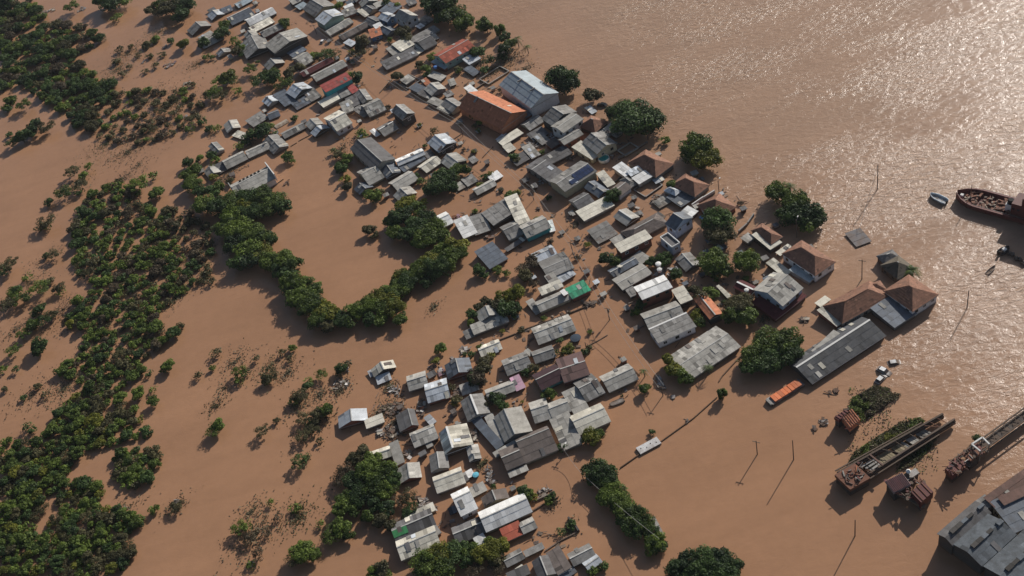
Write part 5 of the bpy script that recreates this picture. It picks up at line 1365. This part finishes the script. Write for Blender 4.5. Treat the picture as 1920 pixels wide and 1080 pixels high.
wbox(o, c, (1577, 782), (1593, 803), (1613, 787), 3.4, 1.6, ROOF['or'][0], 'hopper', 6, RUST)
wbox(o, c, (1564, 782), (1573, 788), (1594, 774), 3.4, 1.0, RUSTR, 'roof_plate', 4, RUSTR)
MB().bar(P(1606, 784, -.25)-c, P(1662, 748, -.25)-c, 5.0, .6).build('hull', DKST, o)
# red and white ribbed wreck
o, c = frame([(1700, 915)], 0, 'dredge_wreck', 'wreck with red and white ribbed deck and a dark red cabin below the truss barge', 'wreck')
wbox(o, c, (1660, 902), (1676, 924), (1708, 908), 4.0, .7, surf('pale_rib_deck', (.3, .28, .28), dirt=.4), 'ribbed_deck', 11, RUSTR)
wbox(o, c, (1708, 922), (1727, 942), (1750, 922), 4.2, 2.6, RUSTR, 'cabin', 3, RUST)
wbox(o, c, (1692, 893), (1700, 902), (1724, 886), 3.4, .5, STEEL, 'plate', 0)
MB().bar(P(1672, 918, 2)-c, P(1735, 950, 2)-c, 1.2, .5).build('lower_frame', WOOD, o)
MB().bar(P(1700, 930, 1)-c, P(1745, 925, 1)-c, .8, .5).build('lower_frame', WOOD, o)
MB().tube(P(1703, 884, 3.8)-c, P(1703, 884, 4.6)-c, .6, .45, 12).build('cowl', TRIM, o); MB().tube(P(1700, 892, 3.0)-c, P(1700, 892, 3.8)-c, .7, .7, 10).build('drum', DKST, o)
# boom crane at the right edge
o, c = frame([(1800, 880)], 0, 'boom_crane', 'dark flooded crane hulk with a long lattice boom reaching the right edge', 'crane')
A, B = P(1795, 868, 3)-c, P(1960, 748, 3)-c; sd_ = (B-A).normalized().cross(Vector((0, 0, 1)))
for s in (-1.3, 1.3):
    MB().bar(A+sd_*s, B+sd_*s, .3, .3).build('boom_chord', DKST, o); MB().bar(A+sd_*s-Vector((0, 0, 1.4)), B+sd_*s-Vector((0, 0, 1.4)), .3, .3).build('boom_chord', WALL['dk'], o)
for i in range(16):
    t0, t1 = i/16, (i+1)/16; s = 1.3*(-1)**i; MB().bar(lerp(A, B, t0)+sd_*s, lerp(A, B, t1)-sd_*s, .12, .12).build('lattice_bar', DKST, o)
for i in range(22): m = MB(); t = .1+i*.04; MB().bar(lerp(A, B, t)-Vector((0, 0, .9)), lerp(A, B, t+.038)-Vector((0, 0, .9)), 2.2, .1, R.uniform(.5, 1.2)).build('walkway_plate', DKST if i % 3 else ROOF['br'][0], o)
wbox(o, c, (1772, 878), (1786, 892), (1812, 870), 3.6, 1.8, RUSTR, 'machine_house', 3, RUST)
wbox(o, c, (1812, 856), (1820, 864), (1838, 850), 4.2, .5, RUST, 'winch_deck', 2, STEEL)
A, B, C, D = (P(*q, 5.0)-c for q in ((1822, 833), (1842, 820), (1855, 833), (1838, 846)))
for a, b in ((A, B), (B, C), (D, A)): MB().bar(a, b, .35, .35).build('white_frame', TRIM, o)
for q in (A, B, C, D): MB().tube(q, (q.x, q.y, 1), .15, .15).build('frame_post', STEEL, o)
tree(1832, 822, 8, 'd', 'M')
place_tree(QUEUE.pop())
# vents along the long shed by the lagoon trees
ls = min(HOUSES, key=lambda h: abs(h['px'][0]-473)+abs(h['px'][1]-333)); ls_o = ls['o']
bb = [v.co for ch in ls_o.children if ch.name.startswith('roof_slope') for v in ch.data.vertices]
xa, xb, ya, yb, za, zb = min(v.x for v in bb), max(v.x for v in bb), min(v.y for v in bb), max(v.y for v in bb), min(v.z for v in bb), max(v.z for v in bb)
for i in range(6): MB().box((xa+(xb-xa)*(.25+.1*i), yb*.45, zb-.35), (.9, .7, .5)).build('roof_vent', BLACK, ls_o)
MB().box((xb+.1, 0, (za+zb)/2-.4), (.35, (yb-ya)*1.02, (zb-za)+1.4)).build('end_parapet', TRIM, ls_o)
MB().box((xa-.1, 0, (za+zb)/2-.6), (.3, (yb-ya)*1.0, (zb-za)+.6)).build('end_parapet', TRIMG, ls_o)

# tangled pipes, rods and plates on the wrecks
def junk(nm, pts, z, n, seed, big=1.0):
    o = [x for x in scene.objects if x.name == nm][0]; c = o.location; rr = random.Random(seed); ms = {}
    for i in range(n):
        a, b, e = pts; u, v = rr.random(), rr.random(); x, y = b[0]+(a[0]-b[0])*u+(e[0]-b[0])*v, b[1]+(a[1]-b[1])*u+(e[1]-b[1])*v
        q = P(x, y, z+rr.uniform(-1.2, .5))-c; l = rr.uniform(.6, 2.6)*big; an = rr.uniform(0, 3.14); d = Vector((math.cos(an), math.sin(an), rr.uniform(-.35, .35)))*l/2
        ms.setdefault(rr.choice('rrkds'), MB()).tube(q-d, q+d, rr.uniform(.05, .16)*big, None, 5, rr.uniform(.6, 1.4)) if rr.random() < .7 else ms.setdefault(rr.choice('rkd'), MB()).box(q, (l*.6, rr.uniform(.3, .9), rr.uniform(.1, .5)), an, rr.uniform(.6, 1.3))
    for k_, m in ms.items():
        g = m.build('loose_scrap', {'r': RUST, 'k': DKST, 'd': RUSTR, 's': STEEL}[k_], o); g['kind'] = 'stuff'
junk('dredge_wreck', ((1662, 900), (1690, 938), (1748, 925)), 3.2, 90, 1)
junk('overgrown_barge', ((1566, 780), (1592, 808), (1618, 790)), 3.0, 46, 2)
junk('boom_crane', ((1772, 876), (1790, 894), (1850, 846)), 3.8, 110, 3)
junk('truss_barge', ((1568, 890), (1594, 915), (1640, 888)), 3.4, 36, 4, .8)
# dark ventilator boxes along the warehouse ridges
for key in ('wh1', 'wh2', 'wh3'):
    w_ = SPEC[key]; vv = [v.co for ch in w_.children if ch.name.startswith('roof_slope') for v in ch.data.vertices]; zt = max(v.z for v in vv); xa = min(v.x for v in vv); xb = max(v.x for v in vv)
    for i in range(7):
        if (i*7+len(key)) % 5 == 3: continue
        MB().box((xa+(xb-xa)*(i+.5)/7, 0, zt+.12), ((xb-xa)/7*.97, R.uniform(.7, 1.1), .4), R.uniform(-.01, .01), R.uniform(.7, 1.2)).build('ridge_ventilator', WALL['dk'] if i % 3 else ROOF['w3'][0], w_)

# thin river air
hz = MB().box((0, 400, 115.5), (3000, 3400, 235)); m_ = bpy.data.materials.new('haze'); m_.use_nodes = True; nt = m_.node_tree; nt.nodes.clear()
pv = nt.nodes.new('ShaderNodeVolumePrincipled'); pv.inputs['Density'].default_value = 0.00004; pv.inputs['Color'].default_value = (.86, .9, 1, 1); pv.inputs['Anisotropy'].default_value = .2
ou = nt.nodes.new('ShaderNodeOutputMaterial'); nt.links.new(pv.outputs[0], ou.inputs['Volume'])
tag(hz.build('haze', m_), None, None, None, 'stuff')
# ---------------------------------------------------------------- names for things: what they look like and where they stand
MARKS = [('the blue metal warehouse', 990, 175), ('the orange-roofed hall', 925, 210), ('the huge round riverside tree', 1190, 220), ('the solar-panel roof', 1085, 325),
 ('the turquoise pool', 1132, 300), ('the white two-storey house', 1272, 420), ('the flooded slab', 1607, 441), ('the bright green roof', 1083, 545), ('the mauve brown roof', 1075, 690),
 ('the turquoise-walled red roof', 630, 160), ('the red-roofed riverside house', 850, 95), ('the black-windowed white house', 1262, 620), ('the patched grey hall', 1320, 655),
 ('the long dark shed', 1570, 655), ('the orange barge', 1472, 732), ('the submerged white bus', 1215, 830), ('the pink roof', 970, 722), ('the green-patched roof', 755, 985),
 ('the white-roofed brick house', 1225, 545), ('the isolated lower left house', 718, 695), ('the shed by the lagoon trees', 475, 333), ('the long white roof at the top', 490, 30),
 ('the big slate roof above the lagoon', 698, 290), ('the grey roof over maroon walls', 1462, 580), ('the dark sawtooth warehouse', 1840, 1010), ('the long blue-white gabled roof', 947, 960),
 ('the yellow-green bush', 425, 143), ('the white-ridged box house', 757, 215), ('the two-tone white gable at the top', 618, 35), ('the lone slate roof', 925, 478)]
def direction(dx, dy):
    a = math.degrees(math.atan2(-dy, dx)) % 360
    return ['right of', 'above right of', 'above', 'above left of', 'left of', 'below left of', 'below', 'below right of'][int((a+22.5)//45) % 8]
ORD = ['', 'second ', 'third ', 'fourth ', 'fifth ', 'sixth ', 'seventh ', 'eighth ', 'ninth ', 'tenth ', 'eleventh ', 'twelfth ', 'thirteenth ', 'fourteenth ']
def name_all(items, gap):
    pool = {}
    for it in items:
        x, y = it['px']; ms = sorted(MARKS, key=lambda m: math.hypot(m[1]-x, m[2]-y))
        ms = [m for m in ms if math.hypot(m[1]-x, m[2]-y) > gap]; m = ms[0]
        dx, dy = x-m[1], y-m[2]; key = (it['desc'], direction(dx, dy), m[0]); it['k'] = key; it['d'] = math.hypot(dx, dy); pool.setdefault(key, []).append(it)
    for key, l in pool.items():
        l.sort(key=lambda i: i['d'])
        for i, it in enumerate(l):
            de, di, mk = key
            if len(l) == 1: s = f'{de} {di} {mk}'
            elif i == 0: s = f'{de}, nearest {di} {mk}'
            else: s = f'{de}, {ORD[min(i, 13)]}nearest {di} {mk}'
            it['o']['label'] = s; it['o']['category'] = it['cat']
hs = []
for h in HOUSES:
    h['grp'] = 'flooded houses of the riverside settlement'
    if h['label']: h['o']['label'] = h['label']; h['o']['category'] = h['cat']; continue
    sz = 'tiny ' if h['area'] < 14 else 'small ' if h['area'] < 38 else 'long ' if h['long'] else 'big ' if h['area'] > 130 else ''
    bat = 'battered ' if h['wild'] >= .7 and h['kind'] != 'w' else ''
    nm = 'house' if h['area'] > 30 else 'shed'
    if h['o'].name.startswith('warehouse'): nm = 'warehouse'
    if h['o'].name.startswith('roof_slab'): nm = 'slab'
    if nm == 'shed': h['o'].name = 'shed'
    if h['kind'] == 'w': d = 'low roofless walls'; h['cat'] = 'walls'; h['o'].name = 'ruined_walls'; h['o']['kind'] = 'thing'
    else: d = f"{sz}{bat}{h['col']} {h['ty']} {nm}"; h['cat'] = nm if nm != 'slab' else 'roof'
    h['desc'] = d; hs.append(h)
name_all(hs, 16)
for h in HOUSES: h['o']['group'] = 'buildings of the flooded riverside settlement'
CW = {'g': 'green', 'd': 'dark green', 'y': 'yellow-green', 'o': 'olive', 'b': 'brown'}
ts = []
for t in TREES:
    kind = t['cat']; thin = 'thin ' if t['size'] in 'TH' else ''
    sz = 'large ' if t['r'] > 4.6 else 'small ' if t['r'] < 2.0 else ''
    if t['group']:
        t['o']['label'] = f"{sz}{thin}{CW[t['col']]} {kind} crown in {t['group'][9:]}"; t['o']['category'] = kind
        t['o']['group'] = f"{sz}{thin}{CW[t['col']]} {kind}s in {t['group'][9:]}"
    else:
        t['desc'] = f"{sz}{thin}{CW[t['col']]} {kind}"; ts.append(t)
        t['o']['group'] = 'trees and shrubs standing in the flood'
name_all(ts, 8)
